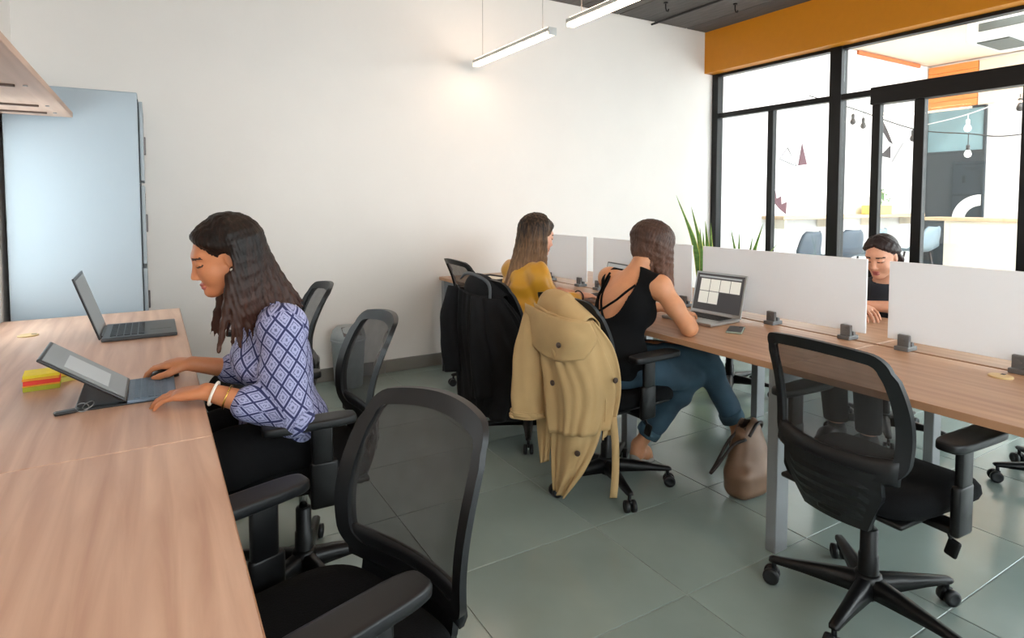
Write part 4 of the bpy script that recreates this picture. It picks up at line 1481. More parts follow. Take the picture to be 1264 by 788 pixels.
def hair_clumps(F, O, R, s, phis, zend, drift, r0=0.016, seed=1, jitter=0.25, lift=1.05, end_r=0.0035, wave=0.0, part=(0.015, 0.0), th0=8, th1=100):
    rs = np.random.RandomState(seed)
    cx = A3(-0.014, 0, 0.036)
    rad = A3(0.098, 0.079, 0.085) * lift
    for phi in phis:
        ph = math.radians(phi + rs.uniform(-3, 3))
        pts = []
        p0 = A3(part[0] - 0.02 * rs.rand(), part[1], 0)
        for th in np.linspace(math.radians(th0), math.radians(th1), 7):
            c = A3(math.sin(th) * math.cos(ph), math.sin(th) * math.sin(ph), math.cos(th)) * rad
            b = max(0, math.cos(th))
            pts.append(O + R @ ((cx + c + p0 * b) * s))
        ze, dr = zend(phi) + rs.uniform(-1, 1) * 0.015 * jitter * 4, np.asarray(drift(phi)) + rs.normal(0, 0.006, 3) * A3(1, 1, 0)
        last = pts[-1]
        n = 7
        for i in range(1, n + 1):
            t = i / n
            z = last[2] + (ze - last[2]) * t
            p = last + dr * (t ** 1.3)
            p = p + A3(1, 1, 0) * wave * math.sin(t * 9 + phi)
            pts.append(A3(p[0], p[1], z))
        N = len(pts)
        rr = [r0 * s * (0.75 + 0.35 * math.sin(math.pi * min(1, i / (N * 0.7)))) * (1 - max(0, (i / (N - 1) - 0.55) / 0.45) ** 1.5 * (1 - end_r / r0)) for i in range(N)]
        F.chain(pts, rr, 0.010)

def strands(O, R, amp=0.0022, n=46):
    def fn(X, Y, Z):
        P = np.stack([X, Y, Z], 1) - O
        q = P @ R
        a = np.arctan2(q[:, 1], q[:, 0] + 0.02)
        return amp * np.sin(a * n + 2.2 * np.sin(Z * 14) + 1.5 * np.sin(a * 7))
    return fn

# ------------------------------------------------------------------ people
def skin(name, c):
    m = mat(name, c, 0.48, vary=0.05, scale=35)
    b = m.node_tree.nodes['Principled BSDF']
    b.inputs['Subsurface Weight'].default_value = 0.12
    b.inputs['Subsurface Radius'].default_value = (0.012, 0.005, 0.003)
    b.inputs['Subsurface Scale'].default_value = 1.0
skin('skin_warm', (196, 128, 88))
skin('skin_tan', (202, 142, 104))
skin('skin_fair', (214, 158, 130))
mat('lips_red', (166, 84, 78), 0.4)
mat('lips_rose', (176, 96, 92), 0.4)
mat('brow_dark', (46, 30, 24), 0.7)

def hair_mat(name, c_root, c_tip, z0, z1, rough=0.46):
    """streaky hair; the tips are dyed lighter"""
    m, nt, b, L = new_mat(name)
    b.inputs['Roughness'].default_value = rough
    b.inputs['Specular IOR Level'].default_value = 0.25
    tc = nt.nodes.new('ShaderNodeTexCoord')
    mp = nt.nodes.new('ShaderNodeMapping'); mp.inputs['Scale'].default_value = (90, 90, 4)
    L.new(tc.outputs['Object'], mp.inputs['Vector'])
    n = nt.nodes.new('ShaderNodeTexNoise'); n.inputs['Scale'].default_value = 1.0; n.inputs['Detail'].default_value = 3
    L.new(mp.outputs['Vector'], n.inputs['Vector'])
    sp = nt.nodes.new('ShaderNodeSeparateXYZ'); L.new(tc.outputs['Object'], sp.inputs[0])
    mr = nt.nodes.new('ShaderNodeMapRange')
    mr.inputs['From Min'].default_value = z1; mr.inputs['From Max'].default_value = z0
    L.new(sp.outputs['Z'], mr.inputs['Value'])
    ad = nt.nodes.new('ShaderNodeMath'); ad.operation = 'MULTIPLY_ADD'; ad.inputs[1].default_value = 0.9
    L.new(n.outputs['Fac'], ad.inputs[0])
    sb = nt.nodes.new('ShaderNodeMath'); sb.operation = 'SUBTRACT'; sb.inputs[1].default_value = 0.42
    L.new(mr.outputs['Result'], sb.inputs[0]); L.new(sb.outputs[0], ad.inputs[2])
    mx = nt.nodes.new('ShaderNodeMix'); mx.data_type = 'RGBA'; mx.clamp_factor = True
    L.new(ad.outputs[0], mx.inputs['Factor'])
    mx.inputs['A'].default_value = srgb(c_root); mx.inputs['B'].default_value = srgb(c_tip)
    L.new(mx.outputs['Result'], b.inputs['Base Color'])
    bp = nt.nodes.new('ShaderNodeBump'); bp.inputs['Strength'].default_value = 0.5; bp.inputs['Distance'].default_value = 0.004
    L.new(n.outputs['Fac'], bp.inputs['Height']); L.new(bp.outputs['Normal'], b.inputs['Normal'])
hair_mat('hair_dark', (20, 14, 12), (78, 46, 34), 0.78, 1.22)
hair_mat('hair_ombre', (34, 26, 22), (168, 128, 92), 0.74, 1.22, 0.5)
hair_mat('hair_brown', (58, 42, 36), (112, 78, 62), 0.85, 1.25)
hair_mat('hair_black', (30, 24, 24), (62, 50, 48), 0.95, 1.25)

def blouse_mat():
    m, nt, b, L = new_mat('blouse_print')
    b.inputs['Roughness'].default_value = 0.75
    at = nt.nodes.new('ShaderNodeAttribute'); at.attribute_name = 'cloth_uv'
    sp = nt.nodes.new('ShaderNodeSeparateXYZ'); L.new(at.outputs['Vector'], sp.inputs[0])
    def op(o, a, bb=None, v=None):
        n = nt.nodes.new('ShaderNodeMath'); n.operation = o
        for i, q in enumerate((a, bb)):
            if q is None: continue
            if isinstance(q, (int, float)): n.inputs[i].default_value = q
            else: L.new(q, n.inputs[i])
        return n.outputs[0]
    f = 1 / 0.044
    u, v = op('MULTIPLY', sp.outputs['X'], f), op('MULTIPLY', sp.outputs['Y'], f * 0.66)
    a, c = op('ADD', u, v), op('SUBTRACT', u, v)
    fa = op('ABSOLUTE', op('SUBTRACT', op('FRACT', a), 0.5))
    fc = op('ABSOLUTE', op('SUBTRACT', op('FRACT', c), 0.5))
    mxm = op('MAXIMUM', fa, fc)                      # 0.5 at the lattice lines
    line = op('GREATER_THAN', mxm, 0.42)
    ring = op('MULTIPLY', op('GREATER_THAN', mxm, 0.24), op('LESS_THAN', mxm, 0.31))
    dot = op('LESS_THAN', op('ADD', fa, fc), 0.14)
    n = nt.nodes.new('ShaderNodeTexNoise'); n.inputs['Scale'].default_value = 160
    L.new(at.outputs['Vector'], n.inputs['Vector'])
    inner = op('MULTIPLY', op('MAXIMUM', ring, dot), op('GREATER_THAN', n.outputs['Fac'], 0.42))
    fac = op('MAXIMUM', line, op('MULTIPLY', inner, 0.7))
    mx = nt.nodes.new('ShaderNodeMix'); mx.data_type = 'RGBA'
    L.new(fac, mx.inputs['Factor'])
    mx.inputs['A'].default_value = srgb((160, 163, 200)); mx.inputs['B'].default_value = srgb((34, 40, 88))
    L.new(mx.outputs['Result'], b.inputs['Base Color'])
blouse_mat()
mat('trouser_black', (13, 13, 15), 0.9, vary=0.2, scale=60, spec=0.2)
mat('satin_mustard', (208, 152, 40), 0.34, vary=0.06, scale=14, sheen=0.2)
mat('top_black', (9, 11, 14), 0.9, vary=0.15, scale=50, spec=0.2)
mat('top_navy', (34, 38, 48), 0.8, vary=0.1, scale=50)
mat('denim', (54, 80, 98), 0.8, vary=0.28, scale=7, bump=0.1)
mat('denim_cuff', (66, 94, 110), 0.85, vary=0.2, scale=30)
mat('shoe_black', (24, 22, 22), 0.4)
mat('shoe_grey', (150, 146, 140), 0.6)
mat('bangle_white', (238, 232, 220), 0.3)
mat('bangle_gold', (214, 170, 90), 0.25, 0.9)
mat('pearl', (240, 236, 230), 0.2)

def person(name, label, base):
    t = thing(name, label, 'person', base)
    return t

def ring_tube(name, c, axis, r, tr, m, parent, base, sq=1.0):
    bm = bmesh.new()
    M = align((0, 0, 0), tuple(axis))
    tube(bm, [Vector(c) - Vector(base) + (M @ Vector((r * math.cos(a), r * sq * math.sin(a), 0))) for a in [2 * math.pi * i / 28 for i in range(28)]], tr, 8, True)
    return finish(name, bm, m, parent, True)

def tilt_frame(fx, fy, deg, roll=0.0):
    d = math.radians(deg)
    f = unit(A3(fx, fy, 0)) * math.cos(d) + A3(0, 0, -math.sin(d))
    up = A3(0, 0, 1)
    l0 = unit(np.cross(up, f))
    up = unit(up + l0 * math.sin(math.radians(roll)))
    return frame(f, up - f * (up @ f))

def cloth_uv(J, arms):
    """unrolled coordinates: round the torso, or round the sleeve that is closest"""
    def fn(P):
        ax = J['waist']; d = P - ax
        th = np.arctan2(d[:, 1], d[:, 0])
        U = np.stack([th * 0.14, P[:, 2], np.zeros(len(P))], 1)
        best = np.full(len(P), 0.075)
        for segs in arms:
            acc = 0.0
            for a, b in segs:
                ab = b - a; L = np.linalg.norm(ab); n = ab / L
                tt = np.clip((P - a) @ n, 0, L)
                q = P - (a + tt[:, None] * n)
                dist = np.linalg.norm(q, axis=1)
                e1 = unit(np.cross(n, A3(0.2, 0, 1) if abs(n[2]) < 0.9 else A3(1, 0, 0))); e2 = np.cross(n, e1)
                an = np.arctan2(q @ e2, q @ e1)
                m = dist < best
                best = np.where(m, dist, best)
                U[m] = np.stack([an * 0.056, -(acc + (P - a) @ n), np.zeros(len(P))], 1)[m]
                acc += L
        return U
    return fn


def sweeps(F, O, R, rows, r0=0.0105, lift=1.03, tail=None, k=0.010):
    """locks from the parting over the hairline, hugging the skull: rows of (polar, azimuth) degrees"""
    cx, rad = A3(-0.014, 0, 0.036), A3(0.094, 0.075, 0.081) * lift
    for sg in (-1, 1):
        for row in rows:
            pts = []
            for th, ph in row:
                a, b = math.radians(th), math.radians(ph)
                pts.append(cx + rad * A3(math.sin(a) * math.cos(b), sg * math.sin(a) * math.sin(b), math.cos(a)))
            pts = [O + R @ p for p in spline(pts, 9)]
            n = len(pts)
            F.chain(pts, [r0 * (0.75 + 0.4 * math.sin(math.pi * (0.15 + 0.8 * i / n))) for i in range(n)], k)
SIDE = [[(12, 0), (36, 24), (58, 52), (80, 82), (98, 108), (112, 120)],
        [(14, 0), (42, 14), (60, 42), (80, 74), (98, 100), (112, 115)],
        [(8, 0), (30, 40), (52, 62), (74, 88), (96, 112), (112, 126)],
        [(8, 0), (24, 70), (46, 84), (70, 100), (95, 120), (112, 132)],
        [(16, 0), (44, 5), (56, 28), (74, 58), (90, 88)]]

# ---- woman in the patterned blouse -----------------------------------------
def build_w1():
    B = A3(0.40, 2.12, 0)
    t = person('person', 'woman in a blue diamond-print blouse typing at the tablet, dark hair loose', tuple(B))
    yc = 2.12
    J = dict(pelvis=A3(0.375, yc, 0.585), waist=A3(0.365, yc, 0.70), chest=A3(0.338, yc, 0.845), neck=A3(0.305, yc, 0.985),
             sh_l=A3(0.335, yc - 0.165, 0.955), sh_r=A3(0.335, yc + 0.165, 0.955))
    el_l, wr_l = A3(0.345, 1.905, 0.70), A3(0.125, 1.985, 0.785)
    el_r, wr_r = A3(0.345, 2.345, 0.72), A3(0.105, 2.325, 0.792)
    O, R = A3(0.196, yc, 1.172), tilt_frame(-1, 0, 18)
    hips = [A3(0.40, yc - 0.09, 0.565), A3(0.40, yc + 0.09, 0.565)]
    knees = [A3(-0.01, yc - 0.12, 0.545), A3(-0.01, yc + 0.12, 0.545)]
    anks = [A3(0.06, yc - 0.10, 0.10), A3(0.02, yc + 0.10, 0.10)]
    F = Field((-0.32, 1.80, -0.01), (0.62, 2.52, 1.33), 0.004)
    torso_prims(F, J, 0)
    arm_prims(F, J['sh_l'], el_l, wr_l); arm_prims(F, J['sh_r'], el_r, wr_r)
    for i in range(2):
        leg_prims(F, hips[i], knees[i], anks[i])
        foot_prims(F, anks[i], anks[i] + A3(-0.15, 0, -0.07))
    head_prims(F, O, R, 1.0, J['neck'])
    hand_prims(F, wr_l, A3(-0.88, 0.47, -0.10), A3(-0.1, 0, 1), A3(0, 1, 0), (8, 16, 14))
    hand_prims(F, wr_r, A3(-0.80, 0.55, -0.02), A3(-0.1, 0, 1), A3(0, -1, 0), (14, 26, 18))
    P, Q = F.mesh()
    np_mesh('body', P, Q, ['skin_warm', 'lips_red', 'brow_dark'], t, B, face_regions(O, R), 1)
    # blouse
    F = Field((0.0, 1.78, 0.48), (0.62, 2.48, 1.08), 0.005)
    torso_prims(F, J, 0.014)
    F.ell(A3(0.365, yc, 0.60), (0.130, 0.19, 0.13), None, 0.04)
    for sh, el, wr in ((J['sh_l'], el_l, wr_l), (J['sh_r'], el_r, wr_r)):
        e2 = el * 0.52 + wr * 0.48
        F.ell(sh, (0.062,) * 3, None, 0.04)
        F.chain([sh, sh * 0.5 + el * 0.5, el + A3(0.01, 0, -0.005), e2], [0.062, 0.063, 0.061, 0.046], 0.025)
    F.half(A3(0, 0, 0.545), A3(-0.15, 0, -1))
    F.ripple(wrinkle(4, 0.0065, 34, 0.8))
    G = F.like()      # neckline and sleeve openings
    G.ell(A3(0.265, yc, 1.02), (0.085, 0.075, 0.075), None, 0)
    F.cut(G.F)
    P, Q = F.mesh()
    np_mesh('blouse', P, Q, 'blouse_print', t, B, None, 2, cloth_uv(J, [[(J['sh_l'], el_l), (el_l, wr_l)], [(J['sh_r'], el_r), (el_r, wr_r)]]))
    # trousers and shoes
    F = Field((-0.16, 1.86, 0.06), (0.62, 2.38, 0.76), 0.007)
    F.ell(J['pelvis'] + A3(0, 0, -0.01), (0.128, 0.178, 0.125), None, 0)
    for i in range(2):
        leg_prims(F, hips[i], knees[i], anks[i], 0.012, taper=1.6)
    F.half(A3(0, 0, 0.655), A3(0, 0, 1)); F.half(A3(0, 0, 0.12), A3(0, 0, -1))
    P, Q = F.mesh(); np_mesh('trousers', P, Q, 'trouser_black', t, B, None, 2)
    for i in range(2):
        F = Field(anks[i] - A3(0.24, 0.07, 0.12), anks[i] + A3(0.08, 0.07, 0.08), 0.006)
        foot_prims(F, anks[i] + A3(0, 0, -0.008), anks[i] + A3(-0.16, 0, -0.07), 0.008)
        F.half(A3(0, 0, 0.002), A3(0, 0, -1), 0)
        P, Q = F.mesh(); np_mesh('shoe', P, Q, 'shoe_black', t, B)
    # hair: parted, tucked behind the near ear, falling to the chest
    F = Field((0.03, 1.96, 0.80), (0.52, 2.28, 1.34), 0.004)
    W = lambda x, y, z: O + R @ A3(x, y, z)
    F.ell(W(-0.023, 0, 0.041), (0.097, 0.082, 0.087), R, 0)
    F.ell(W(-0.055, 0, -0.020), (0.065, 0.072, 0.080), R, 0.03)
    phl = list(np.arange(94, 181, 3.2))
    def ze(p): 
        q = abs(((p + 180) % 360) - 180)
        return 0.905 + 0.0011 * max(0, q - 110) * 1.3
    def dr(p):
        q = abs(((p + 180) % 360) - 180); sg = -1 if p < 180 else 1
        b = (q - 95) / 85.0
        return A3(-0.055 + 0.19 * b, sg * (0.012 + 0.03 * (1 - b)), 0)
    hair_clumps(F, O, R, 1.0, phl, ze, dr, 0.0135, 3)
    hair_clumps(F, O, R, 1.0, [360 - p for p in phl], ze, dr, 0.0135, 5)
    sweeps(F, O, R, SIDE)
    G = F.like()      # keep the face and near ear clear
    G.ell(W(0.098, 0, 0.004), (0.062, 0.076, 0.084), R, 0)
    G.ell(W(0.070, 0, -0.06), (0.050, 0.085, 0.070), R, 0.01)
    G.ell(W(0.012, 0.088, -0.006), (0.024, 0.03, 0.034), R, 0.01)
    F.cut(G.F)
    F.ripple(strands(O, R, 0.0016, 60))
    P, Q = F.mesh(); np_mesh('hair', P, Q, 'hair_dark', t, B, None, 1)
    # jewellery
    d = unit(el_l - wr_l)
    ring_tube('bracelet', wr_l + d * 0.022, d, 0.0335, 0.0045, 'bangle_white', t, B)
    ring_tube('bracelet', wr_l + d * 0.062, d, 0.0350, 0.0028, 'bangle_gold', t, B)
    bm = bmesh.new(); bmesh.ops.create_uvsphere(bm, u_segments=10, v_segments=8, radius=0.005)
    o = finish('earring', bm, 'pearl', t, True); o.location = Vector(W(0.0, 0.083, -0.034) - B)
    return t
build_w1()

# ---- woman in the mustard blouse ---------------------------------------------
def build_w2():
    B = A3(1.80, 3.02, 0)
    yc = 3.02
    t = person('person', 'woman in a shiny mustard blouse with long light-tipped hair, working at the bench', tuple(B))
    J = dict(pelvis=A3(1.855, yc - 0.06, 0.585), waist=A3(1.855, yc - 0.045, 0.70), chest=A3(1.885, yc - 0.02, 0.835), neck=A3(1.925, yc, 0.965),
             sh_l=A3(1.90, yc + 0.16, 0.925), sh_r=A3(1.90, yc - 0.16, 0.925))
    el_r, wr_r = A3(1.955, 2.80, 0.735), A3(2.19, 2.865, 0.79)
    el_l, wr_l = A3(1.955, 3.25, 0.735), A3(2.19, 3.08, 0.79)
    O, R = A3(1.985, yc - 0.005, 1.142), tilt_frame(1, -0.08, 14)
    hips = [A3(1.86, yc - 0.15, 0.565), A3(1.86, yc + 0.03, 0.565)]
    knees = [A3(2.22, yc - 0.11, 0.545), A3(2.22, yc + 0.11, 0.545)]
    anks = [A3(2.20, yc - 0.10, 0.10), A3(2.14, yc + 0.10, 0.10)]
    F = Field((1.62, 2.68, -0.01), (2.45, 3.36, 1.30), 0.005)
    torso_prims(F, J, 0, 0.97)
    arm_prims(F, J['sh_l'], el_l, wr_l, 0, 0.95); arm_prims(F, J['sh_r'], el_r, wr_r, 0, 0.95)
    for i in range(2):
        leg_prims(F, hips[i], knees[i], anks[i]); foot_prims(F, anks[i], anks[i] + A3(0.15, 0, -0.07))
    head_prims(F, O, R, 1.0, J['neck'])
    hand_prims(F, wr_r, A3(0.97, 0.2, -0.10), A3(0.1, 0, 1), A3(0, 1, 0), (14, 24, 18))
    hand_prims(F, wr_l, A3(0.95, -0.25, -0.10), A3(0.1, 0, 1), A3(0, -1, 0), (14, 24, 18))
    P, Q = F.mesh(); np_mesh('body', P, Q, ['skin_fair', 'lips_rose', 'brow_dark'], t, B, face_regions(O, R))
    F = Field((1.60, 2.68, 0.46), (2.30, 3.36, 1.04), 0.005)
    torso_prims(F, J, 0.018, 0.97)
    F.ell(A3(1.85, yc - 0.05, 0.60), (0.14, 0.195, 0.13), None, 0.04)
    for sh, el, wr in ((J['sh_l'], el_l, wr_l), (J['sh_r'], el_r, wr_r)):
        e2 = el * 0.28 + wr * 0.72
        F.ell(sh, (0.062,) * 3, None, 0.04)
        F.chain([sh, sh * 0.5 + el * 0.5 + A3(-0.01, 0, 0), el + A3(-0.005, 0, -0.005), e2], [0.058, 0.060, 0.058, 0.042], 0.025)
        F.cone(e2, el * 0.20 + wr * 0.80, 0.040, 0.036, 0.006)
    F.half(A3(0, 0, 0.52), A3(0, 0, -1))
    F.ripple(wrinkle(9, 0.010, 50, 1.0))
    P, Q = F.mesh(); np_mesh('blouse', P, Q, 'satin_mustard', t, B, None, 2)
    F = Field((1.62, 2.78, 0.06), (2.40, 3.26, 0.76), 0.007)
    F.ell(J['pelvis'] + A3(0, 0, -0.01), (0.128, 0.178, 0.125), None, 0)
    for i in range(2):
        leg_prims(F, hips[i], knees[i], anks[i], 0.012, taper=1.6)
    F.half(A3(0, 0, 0.64), A3(0, 0, 1)); F.half(A3(0, 0, 0.12), A3(0, 0, -1))
    P, Q = F.mesh(); np_mesh('trousers', P, Q, 'trouser_black', t, B, None, 2)
    for i in range(2):
        F = Field(anks[i] - A3(0.08, 0.07, 0.12), anks[i] + A3(0.24, 0.07, 0.08), 0.006)
        foot_prims(F, anks[i] + A3(0, 0, -0.008), anks[i] + A3(0.16, 0, -0.07), 0.008)
        F.half(A3(0, 0, 0.002), A3(0, 0, -1), 0)
        P, Q = F.mesh(); np_mesh('shoe', P, Q, 'shoe_black', t, B)
    F = Field((1.66, 2.82, 0.70), (2.16, 3.24, 1.31), 0.0045)
    W = lambda x, y, z: O + R @ A3(x, y, z)
    F.ell(W(-0.020, 0, 0.040), (0.100, 0.082, 0.089), R, 0)
    F.ell(W(-0.055, 0, -0.020), (0.065, 0.072, 0.080), R, 0.03)
    ph = list(np.arange(82, 181, 3.4))
    ze = lambda p: 0.765 + (0.06 if abs(((p + 180) % 360) - 180) < 110 else 0.0) - (0.03 if 120 < p < 200 else 0)
    def dr(p):
        q = abs(((p + 180) % 360) - 180); sg = 1 if p < 180 else -1
        b = (q - 84) / 96.0
        return A3(0.0 - 0.17 * b, sg * 0.02, 0)
    hair_clumps(F, O, R, 1.0, ph, ze, dr, 0.0145, 3, wave=0.006)
    hair_clumps(F, O, R, 1.0, [360 - p for p in ph], ze, dr, 0.0145, 5, wave=0.006)
    sweeps(F, O, R, SIDE)
    G = F.like()
    G.ell(W(0.098, 0, -0.004), (0.060, 0.072, 0.082), R, 0)
    G.ell(W(0.085, 0, -0.06), (0.050, 0.07, 0.070), R, 0.01)
    F.cut(G.F)
    F.ripple(strands(O, R, 0.0018, 50))
    P, Q = F.mesh(); np_mesh('hair', P, Q, 'hair_ombre', t, B, None, 1)
    d = unit(el_r - wr_r)
    ring_tube('bracelet', wr_r + d * 0.01, d, 0.032, 0.004, 'shoe_black', t, B)
build_w2()

# ---- woman in the black strappy top ------------------------------------------
def build_w3():
    B = A3(1.87, 2.20, 0)
    t = person('person', 'woman in a black cross-strap top and jeans leaning on the bench', tuple(B))
    J = dict(pelvis=A3(1.87, 2.20, 0.585), waist=A3(1.885, 2.20, 0.705), chest=A3(1.945, 2.19, 0.855), neck=A3(2.015, 2.185, 0.995),
             sh_l=A3(1.975, 2.345, 0.965), sh_r=A3(2.02, 2.03, 0.955))
    el_r, wr_r = A3(2.075, 1.905, 0.780), A3(2.235, 2.085, 0.795)
    el_l, wr_l = A3(2.09, 2.46, 0.780), A3(2.27, 2.30, 0.795)
    O, R = A3(2.105, 2.175, 1.118), tilt_frame(1, -0.10, 30, 6)
    hips = [A3(1.89, 2.11, 0.565), A3(1.89, 2.29, 0.565)]
    knees = [A3(2.25, 2.05, 0.500), A3(2.30, 2.03, 0.610)]
    anks = [A3(2.07, 2.22, 0.125), A3(2.475, 1.935, 0.205)]
    toes = [A3(2.18, 2.26, 0.035), A3(2.57, 1.93, 0.075)]
    F = Field((1.66, 1.82, -0.01), (2.66, 2.56, 1.29), 0.0045)
    torso_prims(F, J, 0)
    arm_prims(F, J['sh_l'], el_l, wr_l); arm_prims(F, J['sh_r'], el_r, wr_r)
    for i in range(2):
        leg_prims(F, hips[i], knees[i], anks[i], -0.004); foot_prims(F, anks[i], toes[i])
    head_prims(F, O, R, 1.0, J['neck'])
    hand_prims(F, wr_r, A3(0.85, 0.5, -0.10), A3(0.1, 0, 1), A3(0, 1, 0), (14, 24, 18))
    hand_prims(F, wr_l, A3(0.95, -0.25, -0.10), A3(0.1, 0, 1), A3(0, -1, 0), (14, 24, 18))
    BF = F
    P, Q = F.mesh(); np_mesh('body', P, Q, ['skin_tan', 'lips_rose', 'brow_dark'], t, B, face_regions(O, R))
    # tank top: low open back, wide straps
    F = Field((1.64, 1.90, 0.46), (2.20, 2.50, 1.10), 0.0045)
    torso_prims(F, J, 0.012)
    F.ell(A3(1.865, 2.20, 0.62), (0.15, 0.195, 0.14), None, 0.05)
    F.half(A3(0, 0, 0.51), A3(0, 0, -1))
    F.ripple(wrinkle(12, 0.006, 30, 0.8))
    lat = unit(J['sh_l'] - J['sh_r'])
    up = unit(J['neck'] - J['waist'])
    fw = np.cross(lat, up)
    G = F.like()
    Rb = np.stack([fw, lat, up], 1)
    G.ell(J['chest'] - fw * 0.10 + up * 0.085 + lat * 0.030, (0.130, 0.112, 0.185), Rb, 0)             # scooped back
    G.ell(J['neck'] + fw * 0.06 + up * 0.03, (0.10, 0.085, 0.09), Rb, 0.0)                  # front neckline
    for sd, sh in ((1, J['sh_l']), (-1, J['sh_r'])):
        G.ell(sh + lat * 0.042 * sd - up * 0.045, (0.10, 0.052, 0.115), Rb, 0.0)       # armholes
    G.box(J['neck'] + up * 0.06, (0.2, 0.3, 0.022), Rb, 0.005)
    F.cut(G.F)
    P, Q = F.mesh(); np_mesh('tank_top', P, Q, 'top_black', t, B, None, 2)
    # crossed straps laid on the skin of the back
    def on_back(a, z):
        """skin point on the back at lateral a (to her left) and height z, from behind"""
        c = J['chest'] * 1.0
        p0 = c + lat * a; p0[2] = z
        for q in np.arange(0.20, -0.06, -0.003):
            p = p0 - A3(1, 0, 0) * q
            i = np.round((p - BF.lo) / BF.h).astype(int)
            if np.all(i >= 0) and np.all(i < BF.n) and BF.F[tuple(i)] < 0.002:
                return p - A3(1, 0, 0) * 0.003
        return p0
    for pts in ([(0.098, 0.985), (0.085, 0.93), (0.065, 0.88), (0.03, 0.825), (-0.01, 0.79), (-0.04, 0.775)],
                [(-0.085, 0.96), (-0.05, 0.90), (-0.005, 0.865), (0.04, 0.835), (0.075, 0.822), (0.105, 0.82)],
                [(0.105, 1.0), (0.118, 0.94), (0.124, 0.88), (0.120, 0.82), (0.10, 0.765)]):
        line = [on_back(a, z) for a, z in spline(pts, 18)]
        for _ in range(2):
            line = [line[0]] + [(line[i - 1] + line[i] * 2 + line[i + 1]) / 4 for i in range(1, len(line) - 1)] + [line[-1]]
        bm = bmesh.new(); tube(bm, [p - B for p in line], 0.0055, 8)
        finish('strap', bm, 'top_black', t, True)
    # jeans with rolled cuffs
    F = Field((1.66, 1.84, 0.10), (2.62, 2.46, 0.74), 0.006)
    F.ell(J['pelvis'] + A3(0, 0, -0.01), (0.125, 0.178, 0.125), None, 0)
    ends = []
    for i in range(2):
        a2 = knees[i] * 0.22 + anks[i] * 0.78
        hip, knee = hips[i], knees[i]
        F.chain([hip, hip * 0.5 + knee * 0.5, knee], [0.097, 0.087, 0.068], 0.03)
        F.chain([knee, knee * 0.68 + a2 * 0.32, a2], [0.068, 0.064, 0.052], 0.02)
        F.half(a2, a2 - knee, 0.002) if False else None
        ends.append((a2, unit(a2 - knee)))
    F.half(A3(0, 0, 0.66), A3(0, 0, 1))
    F.ripple(wrinkle(21, 0.005, 44, 1.0))
    P, Q = F.mesh(); np_mesh('jeans', P, Q, 'denim', t, B, None, 2)
    for a2, n in ends:
        bm = bmesh.new()
        lathe(bm, [(0.046, 0.0), (0.058, 0.002), (0.060, 0.022), (0.058, 0.044), (0.048, 0.046)], 24, Matrix.Translation(Vector(-B)) @ align(tuple(a2 - n * 0.02), tuple(a2 + n)))
        finish('cuff', bm, 'denim_cuff', t, True)
    for i in range(2):
        F = Field(np.minimum(anks[i], toes[i]) - 0.08, np.maximum(anks[i], toes[i]) + 0.08, 0.005)
        d = unit((toes[i] - anks[i]) * A3(1, 1, 0))
        hl = anks[i] - A3(0, 0, 0.072) - d * 0.035
        F.chain([hl, anks[i] * 0.5 + toes[i] * 0.5 + A3(0, 0, -0.055), toes[i] + d * 0.015 - A3(0, 0, 0.022)], [0.022, 0.026, 0.022], 0.01)
        F.cone(hl + A3(0, 0, 0.02), hl, 0.026, 0.02, 0.01)
        F.half(A3(0, 0, max(0.003, 0.0)), A3(0, 0, -1), 0)
        P, Q = F.mesh(); np_mesh('shoe', P, Q, 'shoe_grey' if i == 0 else 'shoe_black', t, B)
    # shoulder-length hair falling forward
    F = Field((1.92, 1.98, 0.84), (2.34, 2.36, 1.30), 0.0045)
    W = lambda x, y, z: O + R @ A3(x, y, z)
    F.ell(W(-0.023, 0, 0.041), (0.097, 0.082, 0.087), R, 0)
    F.ell(W(-0.045, 0, -0.015), (0.065, 0.072, 0.075), R, 0.03)
    ph = list(np.arange(62, 181, 3.8))
    def ze(p):
        q = abs(((p + 180) % 360) - 180)
        return 0.925 + 0.0012 * max(0, q - 80)
    def dr(p):
        q = abs(((p + 180) % 360) - 180); sg = 1 if p < 180 else -1
        b = (q - 62) / 118.0
        return A3(0.01 + 0.03 * b, sg * (0.004 + 0.014 * (1 - b)) , 0)
    hair_clumps(F, O, R, 1.0, ph, ze, dr, 0.0145, 13, wave=0.007, th1=92)
    hair_clumps(F, O, R, 1.0, [360 - p for p in ph], ze, dr, 0.0145, 15, wave=0.007, th1=92)
    sweeps(F, O, R, SIDE)
    G = F.like()
    G.ell(W(0.100, 0, -0.020), (0.058, 0.068, 0.085), R, 0)
    F.cut(G.F)
    F.ripple(strands(O, R, 0.0018, 50))
    P, Q = F.mesh(); np_mesh('hair', P, Q, 'hair_brown', t, B, None, 1)
build_w3()

